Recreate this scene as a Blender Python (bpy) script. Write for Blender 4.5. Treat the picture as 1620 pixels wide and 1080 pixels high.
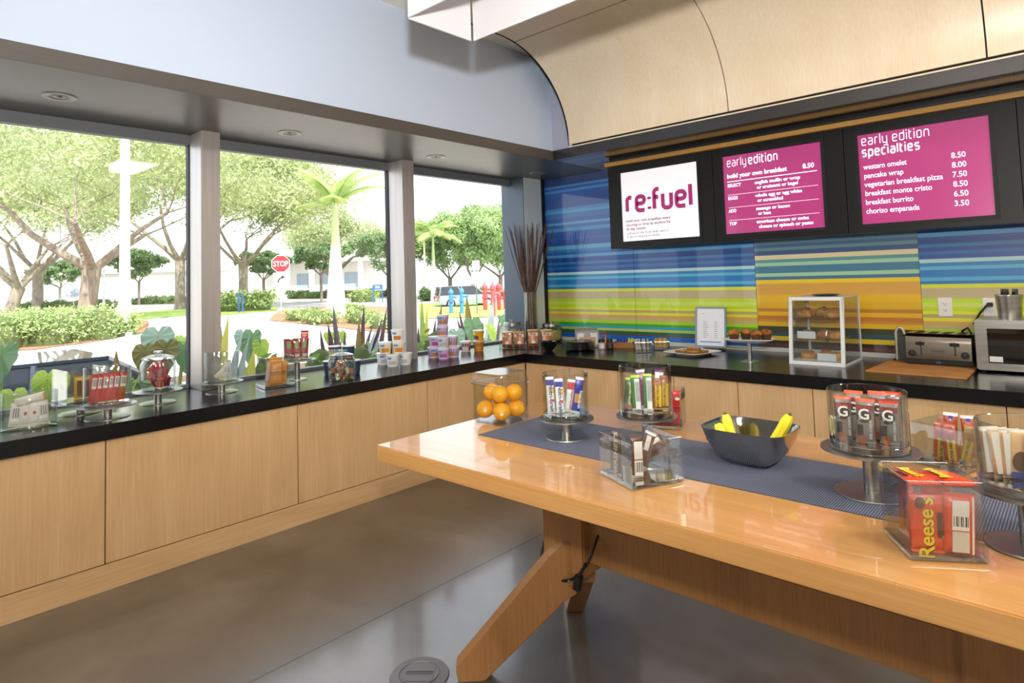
import bpy, bmesh, math, random
import numpy as np
from mathutils import Vector, Matrix, Euler
R=math.radians
random.seed(7)
scn=bpy.context.scene
for o in list(bpy.data.objects): bpy.data.objects.remove(o)
COL=scn.collection
# ------------------------------------------------------------------ camera
F=985.; CX=810.85; CY=382.; YAW,PIT,ROL=42.377,3.279,-1.8275; CP=np.array([3.3456,-3.7682,1.3640])
def _basis():
    a,b,c=R(YAW),R(PIT),R(ROL)
    f=np.array([-math.sin(a)*math.cos(b),math.cos(a)*math.cos(b),math.sin(b)])
    r0=np.array([math.cos(a),math.sin(a),0]);u0=np.cross(r0,f)
    return math.cos(c)*r0+math.sin(c)*u0,-math.sin(c)*r0+math.cos(c)*u0,f
CR,CU,CF=_basis()
cam=bpy.data.objects.new('camera',bpy.data.cameras.new('camera')); COL.objects.link(cam)
cam.data.sensor_width=36; cam.data.lens=F/1620*36
cam.data.shift_x=(810-CX)/1620; cam.data.shift_y=(CY-540)/1620
cam.data.clip_start=.05; cam.data.clip_end=600
m=Matrix(np.column_stack([CR,CU,-CF]).tolist()).to_4x4(); m.translation=Vector(CP); cam.matrix_world=m
scn.camera=cam
def ray(px,py): return CF+CR*(px-CX)/F-CU*(py-CY)/F
def at(px,py,**pl):          # point where the pixel's ray meets a plane x=, y= or z=
    d=ray(px,py);(k,v),=pl.items();i='xyz'.index(k);t=(v-CP[i])/d[i];return CP+t*d
def dep(x,y,z=.9): return float((np.array([x,y,z])-CP)@CF)
def zat(x,y,px,py):          # height of the pixel's ray above the spot x,y
    d=ray(px,py);t=math.hypot(x-CP[0],y-CP[1])/math.hypot(d[0],d[1]);return float(CP[2]+t*d[2])
def wide(x,y,npx): return npx*dep(x,y)/F
def far(px,D):               # spot on the ground plan at camera depth D under a pixel column
    d=ray(px,440);return float(CP[0]+D*d[0]),float(CP[1]+D*d[1])
# ------------------------------------------------------------------ world, sun, flash, exposure
w=bpy.data.worlds.new('world');scn.world=w;w.use_nodes=True
wn=w.node_tree;bg=wn.nodes['Background']
sky=wn.nodes.new('ShaderNodeTexSky');sky.sky_type='NISHITA';sky.sun_disc=False;sky.sun_elevation=R(52);sky.sun_rotation=R(60);sky.air_density=1.0;sky.dust_density=3.0;sky.ozone_density=1.0
mixw=wn.nodes.new('ShaderNodeMix');mixw.data_type='RGBA';mixw.inputs['Factor'].default_value=.55
wn.links.new(sky.outputs[0],mixw.inputs['A']);mixw.inputs['B'].default_value=(7.8,7.9,8.0,1)
wn.links.new(mixw.outputs['Result'],bg.inputs[0]);bg.inputs[1].default_value=.38
sun=bpy.data.objects.new('sun',bpy.data.lights.new('sun','SUN'));COL.objects.link(sun)
sun.data.energy=7.5;sun.data.angle=R(.6);sun.data.color=(1,.95,.86)
sun.rotation_euler=Vector((-.62,.30,-.80)).to_track_quat('-Z','Y').to_euler()
fl=bpy.data.objects.new('flash',bpy.data.lights.new('flash','SPOT'));COL.objects.link(fl)
fl.data.energy=400;fl.data.spot_size=R(140);fl.data.spot_blend=1.0;fl.data.shadow_soft_size=.035;fl.data.color=(1,.97,.93)
fl.location=(3.33,-3.75,1.66);fl.rotation_euler=Vector((-.56,.62,.55)).to_track_quat('-Z','Y').to_euler()
def area(loc,rot,sx,sy,e,col):
    o=bpy.data.objects.new('ceiling_light_source',bpy.data.lights.new('ceiling_light_source','AREA'));COL.objects.link(o)
    o.data.shape='RECTANGLE';o.data.size=sx;o.data.size_y=sy;o.data.energy=e;o.data.color=col;o.location=loc;o.rotation_euler=rot
FILL_LIGHTS=[(2.2,-5.6),(4.4,-5.6),(4.9,-3.2),(4.9,-1.0)]  # spots for added, unseen fill lights that raise the room's ambient level
for x,y in FILL_LIGHTS: area((x,y,3.07),(0,0,0),1.1,.5,48,(1,.94,.85))
vs=scn.view_settings;vs.view_transform='Standard';vs.look='None';vs.exposure=.28;vs.gamma=1;vs.use_curve_mapping=False
cy=scn.cycles;cy.transparent_max_bounces=32;cy.max_bounces=10;cy.transmission_bounces=10;cy.caustics_refractive=False;cy.caustics_reflective=False
# ------------------------------------------------------------------ materials
MATS={}
def srgb(h):
    h=h.lstrip('#');c=[int(h[i:i+2],16)/255 for i in (0,2,4)]
    return tuple((v/12.92 if v<=.04045 else ((v+.055)/1.055)**2.4) for v in c)+(1,)
def M(name,col='#888888',rough=.5,metal=0,spec=.5,emit=0,coat=0,trans=0,sub=0,alpha=1):
    if name in MATS: return MATS[name]
    mt=bpy.data.materials.new(name);mt.use_nodes=True;b=mt.node_tree.nodes['Principled BSDF']
    c=srgb(col) if isinstance(col,str) else col
    b.inputs['Base Color'].default_value=c;b.inputs['Roughness'].default_value=rough;b.inputs['Metallic'].default_value=metal
    b.inputs['Specular IOR Level'].default_value=spec;b.inputs['Coat Weight'].default_value=coat
    b.inputs['Transmission Weight'].default_value=trans
    if emit: b.inputs['Emission Color'].default_value=c;b.inputs['Emission Strength'].default_value=emit
    MATS[name]=mt;return mt
def nodes(mt): return mt.node_tree.nodes,mt.node_tree.links,mt.node_tree.nodes['Principled BSDF']
def ramp(N,stops,interp='LINEAR'):
    r=N.new('ShaderNodeValToRGB');r.color_ramp.interpolation=interp;e=r.color_ramp.elements
    while len(e)>1: e.remove(e[0])
    e[0].position=stops[0][0];e[0].color=srgb(stops[0][1])
    for p,c in stops[1:]: k=e.new(p);k.color=srgb(c)
    return r
def coords(N,L,scale=(1,1,1),kind='Object',rot=(0,0,0)):
    t=N.new('ShaderNodeTexCoord');mp=N.new('ShaderNodeMapping');mp.inputs['Scale'].default_value=scale;mp.inputs['Rotation'].default_value=rot
    L.new(t.outputs[kind],mp.inputs['Vector']);return mp
def wood(name,c1,c2,scale,rough=.4,coat=0,kind='Object',contrast=1.,bump=.05):
    if name in MATS: return MATS[name]
    mt=M(name,c1,rough,coat=coat);N,L,b=nodes(mt);mp=coords(N,L,scale,kind)
    n1=N.new('ShaderNodeTexNoise');n1.inputs['Scale'].default_value=1.2;n1.inputs['Detail'].default_value=2;n1.inputs['Distortion'].default_value=.8
    mul=N.new('ShaderNodeMath');mul.operation='MULTIPLY';mul.inputs[1].default_value=9
    fr=N.new('ShaderNodeMath');fr.operation='PINGPONG';fr.inputs[1].default_value=1
    L.new(mp.outputs[0],n1.inputs['Vector']);L.new(n1.outputs['Fac'],mul.inputs[0]);L.new(mul.outputs[0],fr.inputs[0])
    lo=min(scale);mp2=coords(N,L,tuple((v*.9 if v==lo else v*5) for v in scale),kind)
    n2=N.new('ShaderNodeTexNoise');n2.inputs['Scale'].default_value=14;n2.inputs['Detail'].default_value=5;n2.inputs['Roughness'].default_value=.6
    L.new(mp2.outputs[0],n2.inputs['Vector'])
    mx=N.new('ShaderNodeMath');mx.operation='MULTIPLY_ADD';mx.inputs[1].default_value=.28*contrast
    L.new(fr.outputs[0],mx.inputs[0]);sc=N.new('ShaderNodeMath');sc.operation='MULTIPLY';sc.inputs[1].default_value=.85;L.new(n2.outputs['Fac'],sc.inputs[0]);L.new(sc.outputs[0],mx.inputs[2])
    r=ramp(N,[(.15,c1),(.85,c2)]);L.new(mx.outputs[0],r.inputs[0]);L.new(r.outputs[0],b.inputs['Base Color'])
    bp=N.new('ShaderNodeBump');bp.inputs['Strength'].default_value=bump;bp.inputs['Distance'].default_value=.002;L.new(n2.outputs['Fac'],bp.inputs['Height']);L.new(bp.outputs[0],b.inputs['Normal'])
    return mt
def noisy(name,stops,scale=5,rough=.6,detail=4,bump=0,bdist=.002,metal=0,stretch=(1,1,1),coat=0,kind='Object',dist=0,spec=.5):
    if name in MATS: return MATS[name]
    mt=M(name,stops[0][1],rough,metal,coat=coat,spec=spec);N,L,b=nodes(mt);mp=coords(N,L,stretch,kind)
    n=N.new('ShaderNodeTexNoise');n.inputs['Scale'].default_value=scale;n.inputs['Detail'].default_value=detail;n.inputs['Distortion'].default_value=dist
    L.new(mp.outputs[0],n.inputs['Vector']);r=ramp(N,stops);L.new(n.outputs['Fac'],r.inputs[0]);L.new(r.outputs[0],b.inputs['Base Color'])
    if bump:
        bp=N.new('ShaderNodeBump');bp.inputs['Strength'].default_value=bump;bp.inputs['Distance'].default_value=bdist;L.new(n.outputs['Fac'],bp.inputs['Height']);L.new(bp.outputs[0],b.inputs['Normal'])
    return mt
def thinglass(name,tint=(.97,.985,.98),edge=(.62,.70,.70),rough=0.0,boost=1.0):
    if name in MATS: return MATS[name]
    mt=bpy.data.materials.new(name);mt.use_nodes=True;N=mt.node_tree.nodes;L=mt.node_tree.links
    N.remove(N['Principled BSDF']);out=N['Material Output']
    lw=N.new('ShaderNodeLayerWeight');lw.inputs['Blend'].default_value=.5
    pw=N.new('ShaderNodeMath');pw.operation='POWER';pw.inputs[1].default_value=3.0;L.new(lw.outputs['Facing'],pw.inputs[0])
    cm=N.new('ShaderNodeMix');cm.data_type='RGBA';cm.inputs['A'].default_value=tint+(1,);cm.inputs['B'].default_value=edge+(1,);L.new(pw.outputs[0],cm.inputs['Factor'])
    tr=N.new('ShaderNodeBsdfTransparent');L.new(cm.outputs['Result'],tr.inputs[0])
    gl=N.new('ShaderNodeBsdfGlossy');gl.inputs['Roughness'].default_value=rough
    p5=N.new('ShaderNodeMath');p5.operation='POWER';p5.inputs[1].default_value=5.0;L.new(lw.outputs['Facing'],p5.inputs[0])
    mu=N.new('ShaderNodeMath');mu.operation='MULTIPLY_ADD';mu.inputs[1].default_value=.7*boost;mu.inputs[2].default_value=.04*boost;mu.use_clamp=True;L.new(p5.outputs[0],mu.inputs[0])
    mx=N.new('ShaderNodeMixShader');L.new(mu.outputs[0],mx.inputs[0]);L.new(tr.outputs[0],mx.inputs[1]);L.new(gl.outputs[0],mx.inputs[2]);L.new(mx.outputs[0],out.inputs[0])
    MATS[name]=mt;return mt
def leafmat(name,c1,c2,scale=6,rough=.45,tl=.35,kind='Object'):
    if name in MATS: return MATS[name]
    mt=M(name,c1,rough);N,L,b=nodes(mt);mp=coords(N,L,(1,1,1),kind)
    n=N.new('ShaderNodeTexNoise');n.inputs['Scale'].default_value=scale;n.inputs['Detail'].default_value=2;L.new(mp.outputs[0],n.inputs['Vector'])
    r=ramp(N,[(.3,c1),(.7,c2)]);L.new(n.outputs['Fac'],r.inputs[0]);L.new(r.outputs[0],b.inputs['Base Color'])
    t=N.new('ShaderNodeBsdfTranslucent');L.new(r.outputs[0],t.inputs[0]);mx=N.new('ShaderNodeMixShader');mx.inputs[0].default_value=tl
    L.new(b.outputs[0],mx.inputs[1]);L.new(t.outputs[0],mx.inputs[2]);L.new(mx.outputs[0],N['Material Output'].inputs[0]);return mt
# ------------------------------------------------------------------ mesh builder
class B:
    def __init__(s): s.v=[];s.f=[];s.m=[];s.mi=0
    def add(s,vs,fs,mi=None,mat=None):
        n=len(s.v)
        for p in vs:
            if mat is not None: p=mat@Vector(p)
            s.v.append(tuple(p))
        for f in fs: s.f.append(tuple(i+n for i in f));s.m.append(s.mi if mi is None else mi)
        return s
    def box(s,c,d,rz=0,mi=None,mat=None):
        x,y,z=d[0]/2,d[1]/2,d[2]/2;T=Matrix.Translation(c)@Matrix.Rotation(rz,4,'Z')
        if mat is not None: T=mat@T
        return s.add([(-x,-y,-z),(x,-y,-z),(x,y,-z),(-x,y,-z),(-x,-y,z),(x,-y,z),(x,y,z),(-x,y,z)],[(0,3,2,1),(4,5,6,7),(0,1,5,4),(1,2,6,5),(2,3,7,6),(3,0,4,7)],mi,T)
    def b2(s,a,b,mi=None): return s.box([(a[i]+b[i])/2 for i in range(3)],[abs(b[i]-a[i]) for i in range(3)],0,mi)
    def lathe(s,prof,n=32,c=(0,0,0),sx=1,sy=1,caps=True,mi=None,mat=None):
        vs=[];fs=[]
        for r,z in prof:
            for k in range(n): a=2*math.pi*k/n;vs.append((c[0]+r*math.cos(a)*sx,c[1]+r*math.sin(a)*sy,c[2]+z))
        for i in range(len(prof)-1):
            for k in range(n): a,b2=i*n+k,i*n+(k+1)%n;fs.append((a,b2,b2+n,a+n))
        if caps:
            if prof[0][0]>1e-6: fs.append(tuple(range(n))[::-1])
            if prof[-1][0]>1e-6: q=(len(prof)-1)*n;fs.append(tuple(range(q,q+n)))
        return s.add(vs,fs,mi,mat)
    def tube(s,pts,r,n=8,mi=None,closed=False):
        pts=[Vector(p) for p in pts];vs=[];fs=[];up=Vector((0,0,1))
        rr=r if isinstance(r,(list,tuple)) else [r]*len(pts);N_=len(pts);px=None
        for i,p in enumerate(pts):
            a=pts[i-1] if i>0 else (pts[-1] if closed else p);b=pts[(i+1)%N_] if (i<N_-1 or closed) else p
            d=(b-a).normalized()
            if px is None: px=d.cross(up if abs(d.z)<.95 else Vector((1,0,0))).normalized()
            px=(px-d*px.dot(d)).normalized();q=d.cross(px)
            for k in range(n): t=2*math.pi*k/n;vs.append(p+(px*math.cos(t)+q*math.sin(t))*rr[i])
        for i in range(N_ if closed else N_-1):
            j=(i+1)%N_
            for k in range(n): fs.append((i*n+k,i*n+(k+1)%n,j*n+(k+1)%n,j*n+k))
        if not closed: fs.append(tuple(range(n))[::-1]);fs.append(tuple(range((N_-1)*n,N_*n)))
        return s.add(vs,fs,mi)
    def prism(s,poly,h,mat=None,mi=None):   # polygon in xy, extruded 0..h in z
        n=len(poly);vs=[(x,y,0) for x,y in poly]+[(x,y,h) for x,y in poly]
        fs=[tuple(range(n))[::-1],tuple(range(n,2*n))]+[(i,(i+1)%n,n+(i+1)%n,n+i) for i in range(n)]
        return s.add(vs,fs,mi,mat)
def obj(name,b,mats,parent=None,loc=(0,0,0),rot=(0,0,0),smooth=None,bevel=0,kind=None,label=None):
    me=bpy.data.meshes.new(name);me.from_pydata(b.v,[],b.f)
    mats=mats if isinstance(mats,(list,tuple)) else [mats]
    for t in mats: me.materials.append(t)
    if len(mats)>1: me.polygons.foreach_set('material_index',b.m)
    o=bpy.data.objects.new(name,me);COL.objects.link(o);o.location=loc;o.rotation_euler=rot
    bm=bmesh.new();bm.from_mesh(me);bmesh.ops.recalc_face_normals(bm,faces=bm.faces)
    if bevel: bmesh.ops.bevel(bm,geom=[e for e in bm.edges if len(e.link_faces)==2 and e.calc_face_angle()>.5],offset=bevel,segments=2,affect='EDGES',clamp_overlap=True)
    bm.to_mesh(me);bm.free()
    if smooth is not None:
        me.polygons.foreach_set('use_smooth',[True]*len(me.polygons))
        me.set_sharp_from_angle(angle=R(smooth))
    if parent is not None: o.parent=parent
    if kind: o['kind']=kind
    if label: o['label']=label
    return o
def tag(o,label,cat,group=None):
    o['label']=label;o['category']=cat
    if group: o['group']=group
    return o
def thing(name,label,cat,loc=(0,0,0),rz=0,group=None):
    o=bpy.data.objects.new(name,None);COL.objects.link(o);o.location=loc;o.rotation_euler=(0,0,rz);o.empty_display_size=.05
    return tag(o,label,cat,group)
def struct(name,b,mats,**k): 
    o=obj(name,b,mats,**k)
    if not k.get('parent'): o['kind']='structure'
    return o
def box(name,a,b,mats,parent=None,bevel=0,**k):
    q=B();q.b2(a,b);return obj(name,q,mats,parent,bevel=bevel,**k)
def dup(o,parent=None,loc=None,rot=None,label=None):
    c=o.copy();COL.objects.link(c);c.parent=parent
    if loc is not None: c.location=loc
    if rot is not None: c.rotation_euler=rot
    if label: c['label']=label
    for ch in o.children: dup(ch,c)
    return c
def text(s,size,mat,parent,mw,width=0,align='LEFT',bold=0,name='lettering',ext=.0003,sx=1.,shear=0,label=None):
    cu=bpy.data.curves.new(name,'FONT');cu.body=s;cu.size=size;cu.align_x=align;cu.extrude=ext;cu.offset=bold;cu.resolution_u=3;cu.shear=shear;cu.space_line=.95
    t=bpy.data.objects.new(name,cu);me=bpy.data.meshes.new_from_object(t);bpy.data.objects.remove(t);bpy.data.curves.remove(cu)
    me.materials.clear();me.materials.append(mat)
    if width:
        xs=[v.co.x for v in me.vertices];sx=width/max(1e-6,max(xs)-min(xs))
    if sx!=1: me.transform(Matrix.Diagonal((sx,1,1,1)))
    me.transform(mw);o=bpy.data.objects.new(name,me);COL.objects.link(o);o.parent=parent
    if label: o['label']=label
    return o
def frame(o,xd,yd):      # matrix with local x along xd, y along yd, z outward
    x=Vector(xd).normalized();y=Vector(yd).normalized();z=x.cross(y);mm=Matrix((x,y,z)).transposed().to_4x4();mm.translation=Vector(o);return mm
TX=lambda o,rx=0,ry=0,rz=0: Matrix.Translation(o)@Euler((rx,ry,rz)).to_matrix().to_4x4()
# ------------------------------------------------------------------ structure
H=.750;LIP=.679;KICK=.119;YW=1.0;YSC=.615;XS=.161;YS=.252;Z0=2.319;Z1=2.399;TH=.785;ZC=3.14
CAB=wood('cabinet_maple','#dcb98c','#c39c6c',(1.6,1.6,.34),.42,contrast=.8)
CABH=wood('kick_maple','#dcb98c','#c39c6c',(.34,.34,1.6),.42,contrast=.8)
COVE=wood('cove_maple','#f3e6d0','#e4cfae',(1.3,.7,.5),.32,coat=.1,contrast=.7)
DARK=M('shadow_gap','#120f0d',.8)
BLK=noisy('black_worktop',[(.3,'#08080a'),(.7,'#131417')],60,.2,spec=.4)
SOF=wood('espresso_laminate','#56514c','#4a4541',(.6,.6,2),.35,contrast=.5)
BLUE=M('blue_paint','#bfcde2',.6)
GRAYT=M('lavender_paint','#a9adc0',.6)
WHITE=M('white_paint','#e9e6e0',.7)
ALU=noisy('anodised_aluminium',[(.3,'#a9a6a4'),(.7,'#bdb6b2')],3,.38,metal=.55,stretch=(8,8,.3))
ALUB=M('blue_grey_aluminium','#4d5764',.4,.3)
PANE=thinglass('window_glass',(.985,.99,.985),(.9,.94,.93),boost=.35)
CONC=noisy('polished_concrete',[(.25,'#3f3b35'),(.5,'#5c574f'),(.75,'#78726a')],1.6,.2,detail=12,dist=.8,bump=.03,spec=1.0,coat=.6)
CONC.node_tree.nodes['Principled BSDF'].inputs['Coat Roughness'].default_value=.11;CONC.node_tree.nodes['Principled BSDF'].inputs['Roughness'].default_value=.32
# floor slabs with saw-cut joints
fl_=struct('floor',B().b2((-.8,-8,-.12),(7,1.1,-.006)),DARK)
for x0,x1 in ((-.8,1.139),(1.1415,4.2),(4.2025,7)):
    for y0,y1 in ((-8,-4.1),(-4.0975,1.1)): obj('floor_slab',B().b2((x0,y0,-.006),(x1,y1,0)),CONC,fl_)
# window-side base cabinets
seams=[-4.80,-3.85,-2.90,-1.952,-.996,-.06]
names_=['past the frame edge, farthest from the corner','under the clear glass of white packets, leftmost in view','under the red packet stand, second from the left','below the purple and white cups, third from the left','nearest the room corner on the window side']
for i in range(5):
    y0,y1=seams[i],seams[i+1]
    t=thing('base_cabinet','pale maple sill cabinet '+names_[i],'cabinet',(-.3,(y0+y1)/2,0),0,'maple cabinets under the window sill')
    h=(y1-y0)/2
    obj('body',B().b2((-.25,-h+.001,.0),(.262,h-.001,LIP-.002)),DARK,t)
    obj('door_panel',B().b2((.264,-h+.0025,KICK+.003),(.282,h-.0025,LIP-.003)),CAB,t,bevel=.001)
struct('baseboard_left',B().b2((-.036,-5.2,0),(-.020,-.02,KICK-.002)),CABH,bevel=.001)
struct('baseboard_back',B().b2((-.02,.020,0),(5,.036,KICK-.002)),CABH,bevel=.001)
struct('trim_1',B().b2((-.036,-.06,KICK),(-.018,.02,LIP-.002)),CAB)
xs_=[-.006,.862,1.73,2.60,3.47,4.34];nm=['in the inner corner behind the orange container','below the sugar packet glasses','below the muffin stand','below the toaster mat','below the microwave, rightmost']
for i in range(5):
    x0,x1=xs_[i],xs_[i+1];hw=(x1-x0)/2
    t=thing('base_cabinet','pale maple two-door wall cabinet '+nm[i],'cabinet',((x0+x1)/2,.4,0),0,'maple cabinets under the back counter')
    obj('body',B().b2((-hw+.001,-.36,0),(hw-.001,.5,LIP-.002)),DARK,t)
    for s in (0,1): obj('door_panel',B().b2((-hw+s*hw+.0025,-.382,KICK+.003),(s*hw-.0025,-.364,LIP-.003)),CAB,t,bevel=.001)
wt=obj('worktop',B().prism([(-.80,-5.2),(0,-5.2),(0,0),(5,0),(5,YW),(-.80,YW)],H-LIP,Matrix.Translation((0,0,LIP))),BLK,bevel=.002)
tag(wt,'continuous black satin worktop running along windows and back wall','worktop')
# window wall
struct('wall_left',B().b2((.05,-6,Z1),(XS,YS,ZC)),BLUE)
struct('wall_left_lower',B().b2((-.86,-8,-1.0),(-.805,1.3,LIP-.005)),BLUE)
struct('wall_left_upper',B().b2((-.86,-8,Z0),(-.80,1.3,ZC)),BLUE)
struct('wall_left_side',B().b2((-.86,-8,LIP),(-.80,-5.2,Z0)),BLUE)
struct('wall_left_return',B().b2((-.80,-5.26,0),(0,-5.21,Z0)),BLUE)
struct('trim_2',B().b2((XS,YS,Z1),(.36,YS+.02,ZC)),GRAYT)
MUL=[(-3.785,-3.67),(-2.266,-2.152),(-.7475,-.633)]
PAN=[(-5.2,-3.785),(-3.67,-2.266),(-2.152,-.7475),(-.633,.70)]
for i,(y0,y1) in enumerate(PAN):
    q=B();q.b2((-.80,y0,2.255),(-.745,y1,Z0)).b2((-.80,y0,H),(-.745,y1,H+.02))
    wn_=struct('window_%d'%(i+1),q,M('window_head_grey','#6d7275',.5,.2))
    obj('pane',B().b2((-.782,y0,H+.02),(-.776,y1,2.255)),PANE,wn_)
    if i<3:
        a,b=MUL[i];q=B();q.b2((-.80,a,H),(-.563,b,Z0))
        mu=obj('mullion',q,ALU,wn_,bevel=.003)
        obj('cover_cap',B().b2((-.563,a+.02,H),(-.559,a+.066,Z0)).b2((-.563,a+.070,H),(-.559,b-.004,Z0)),ALU,mu,bevel=.001)
        obj('gasket',B().b2((-.79,a-.006,H),(-.745,a,2.26)),M('rubber','#0c0c10',.6),mu)
yc0=float(at(806,400,x=-.80)[1]);yc1=float(at(832,400,x=-.565)[1])
struct('trim_3',B().b2((-.86,yc0,H),(-.57,yc1-.006,Z0)),ALUB,bevel=.003)
struct('trim_11',B().b2((-.86,yc1,H),(-.566,.962,Z0)),M('pale_window_post','#c9d0cc',.45,.1),bevel=.003)
struct('trim_4',B().b2((-.86,.965,H),(-.56,1.02,Z0)),M('black_trim','#0d0d10',.5))
# soffits, cove, ceiling
sl=struct('trim_5',B().b2((-.80,-6,Z0),(XS,1.02,Z1)),SOF,bevel=.002)
sb=struct('trim_6',B().b2((XS+.0005,YS,Z0),(5,1.02,Z1)),M('espresso_gloss','#2b292a',.16,coat=.4),bevel=.002)
def arc(x0,x1,t0,t1,flat=None,th=.014,n=22):
    pr=[(-.53+.782*math.cos(R(t)),2.412+.71*math.sin(R(t)),math.cos(R(t)),math.sin(R(t))) for t in np.linspace(t0,t1,n)]
    if flat: pr.append((flat,3.122,0,1))
    q=B();vs=[];k=len(pr)
    for x in (x0,x1):
        for y,z,ny,nz in pr: vs.append((x,y,z))
        for y,z,ny,nz in pr: vs.append((x,y+ny*th,z+nz*th))
    fs=[]
    for i in range(k-1):
        fs+=[(i,i+1,2*k+i+1,2*k+i),(k+i,3*k+i,3*k+i+1,k+i+1),(i,k+i,k+i+1,i+1),(2*k+i,2*k+i+1,3*k+i+1,3*k+i)]
    fs+=[(0,2*k,3*k,k),(k-1,2*k-1,4*k-1,3*k-1)]
    return q.add(vs,fs)
cv=struct('trim_7',B().b2((.33,YS+.012,Z1),(5,YS+.05,2.47)),DARK)
obj('black_backing',arc(.329,5,0,90,-1.6,.004).add([],[]),DARK,cv,loc=(0,.018,.016),smooth=30)
obj('edge_strip',B().b2((.329,YS-.001,Z1),(5,YS+.012,2.408)),COVE,cv)
obj('end_edge',arc(.322,.329,0,90,-1.6,.022),DARK,cv,smooth=30)
cx_=[.333,1.664,3.046,4.43,5]
for i in range(4):
    obj('cove_panel',arc(cx_[i]+.004,cx_[i+1]-.004,.9,78.2),COVE,cv,smooth=30)
    obj('cove_panel',arc(cx_[i]+.004,cx_[i+1]-.004,79,90,-1.6,n=6),COVE,cv,smooth=30)
struct('ceiling',B().b2((-.86,-8,ZC),(7,1.3,ZC+.1)),WHITE)
struct('wall_right',B().b2((7,-8,0),(7.1,1.3,ZC)),WHITE)
struct('wall_front',B().b2((-.86,-8.1,0),(7,-8,ZC)),WHITE)
struct('wall_back',B().b2((-.86,1.035,-1),(7,1.12,ZC)),WHITE)
for i,(x,y) in enumerate(FILL_LIGHTS):  # glowing panels made up to go with the added fill lights
    t=thing('added_fill_panel','added flat white fill light panel, unseen on the ceiling','light',(x,y,ZC),0,'added unseen fill light panels')
    obj('housing',B().box((0,0,-.025),(1.2,.6,.05)),M('lamp_white','#f0f0ee',.5),t)
    obj('diffuser',B().box((0,0,-.053),(1.1,.5,.006)),M('fill_glow','#fff3df',.5,emit=3),t)
# downlights
for i,(x,y,l) in enumerate([(-.306,-3.03,'leftmost and largest in view'),(-.30,-1.83,'second from the left, over the middle window'),(-.315,-.61,'third from the left, near the window post'),(-.33,.63,'farthest, above the twig vase')]):
    t=thing('recessed_downlight','round grey recessed downlight in window soffit, '+l,'downlight',(x,y,Z0),0,'soffit downlights')
    obj('trim_ring',B().lathe([(.050,-.004),(.072,-.004),(.074,0),(.050,0)],28,caps=False).lathe([(.05,-.004),(.03,.004)],28,caps=False),M('downlight_ring','#8d8b86',.4,.5),t,smooth=40)
    obj('lamp_well',B().lathe([(.030,-.0015),(.018,-.001)],20),M('lamp_well_dark','#2a2018',.3),t)
    obj('bulb',B().lathe([(.0,-.006),(.012,-.004),(.016,-.001)],14,caps=False),M('brassy_bulb','#8a6a3a',.3,.6),t,smooth=40)
# striped glass mural
def stripes(kind):
    if kind=='b':
        up=[(60,'#06306f'),(140,'#3580c8'),(153,'#0a4ea4'),(165,'#3d88cc'),(180,'#0a52aa'),(205,'#0a4796'),(270,'#2c7cbe'),(285,'#3f94cc'),(300,'#1c66b0'),(330,'#0a50a6'),(352,'#4a9ad0'),(366,'#0b56ac'),(384,'#3d8cc6'),(404,'#0a4da4'),(440,'#0d58b0'),(452,'#0948a0'),(484,'#58a8d4'),(506,'#2576bc'),(522,'#0d5cb4'),(536,'#4c9ed0'),(552,'#0a48a0')]
        lo=[(40,'#073f98'),(98,'#1f7ab4'),(118,'#07469c'),(140,'#1a6cb0'),(160,'#084ca2'),(185,'#b4dcda'),(207,'#1280c0'),(228,'#56b4d8'),(248,'#0e7ac0'),(290,'#4cb0da'),(312,'#0c70b8'),(330,'#d8e012'),(352,'#bcab80'),(413,'#b6d806'),(437,'#ced85c'),(462,'#b8da08'),(485,'#dede28'),(503,'#b4a468'),(523,'#dcda30'),(543,'#d2a250'),(568,'#bcae78'),(588,'#aad010'),(612,'#3fa022'),(634,'#2f9ab6'),(652,'#b2c452'),(672,'#04624e'),(690,'#5e4a28'),(706,'#0a62be'),(738,'#2f88c8')]
        out=[(zat_y(965.2,z/3.374+240),c) for z,c in up]
        zl=[(zat_y(1459.7,z/3.682+360),c) for z,c in lo]
        zl[0]=(min(zl[0][0],out[-1][0]-.02),zl[0][1])
        return [s for s in out if s[0]>zl[0][0]]+zl
    lo=[(-260,'#1d3f78'),(-180,'#3f6f9c'),(-90,'#2c5488'),(-20,'#5f8aa4'),(40,'#3c5f92'),(75,'#5f88a0'),(105,'#466a96'),(122,'#6a98a4'),(140,'#3b5c92'),(165,'#f6e6b4'),(190,'#5f9fa4'),(208,'#a8d6b0'),(228,'#427c9c'),(268,'#a6d4a8'),(288,'#3f7296'),(306,'#f6d000'),(328,'#d9a13e'),(390,'#e2b200'),(430,'#dcac04'),(468,'#b87a20'),(487,'#e0ae06'),(510,'#c0701e'),(532,'#c08a28'),(545,'#dcb010'),(570,'#30350e'),(600,'#1f464e'),(625,'#d4b010'),(650,'#1d150e'),(668,'#55281a'),(690,'#2f80ba'),(708,'#5fa6a8')]
    return [(zat_y(1196.8,z/3.682+360),c) for z,c in lo]
def zat_y(px,py): return float(at(px,py,y=YW)[2])
mx=[(-.555,.43,'b','striped blue and lime glass wall panel beside the twig vase'),(.4325,1.4945,'b','striped blue and lime glass wall panel behind the framed price list'),(1.497,2.561,'o','striped gold and slate glass wall panel behind the pastry case'),(2.5635,3.63,'b','striped blue and lime glass wall panel with two power outlets'),(3.6325,4.7,'o','striped gold glass wall panel past the right frame edge')]
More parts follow.
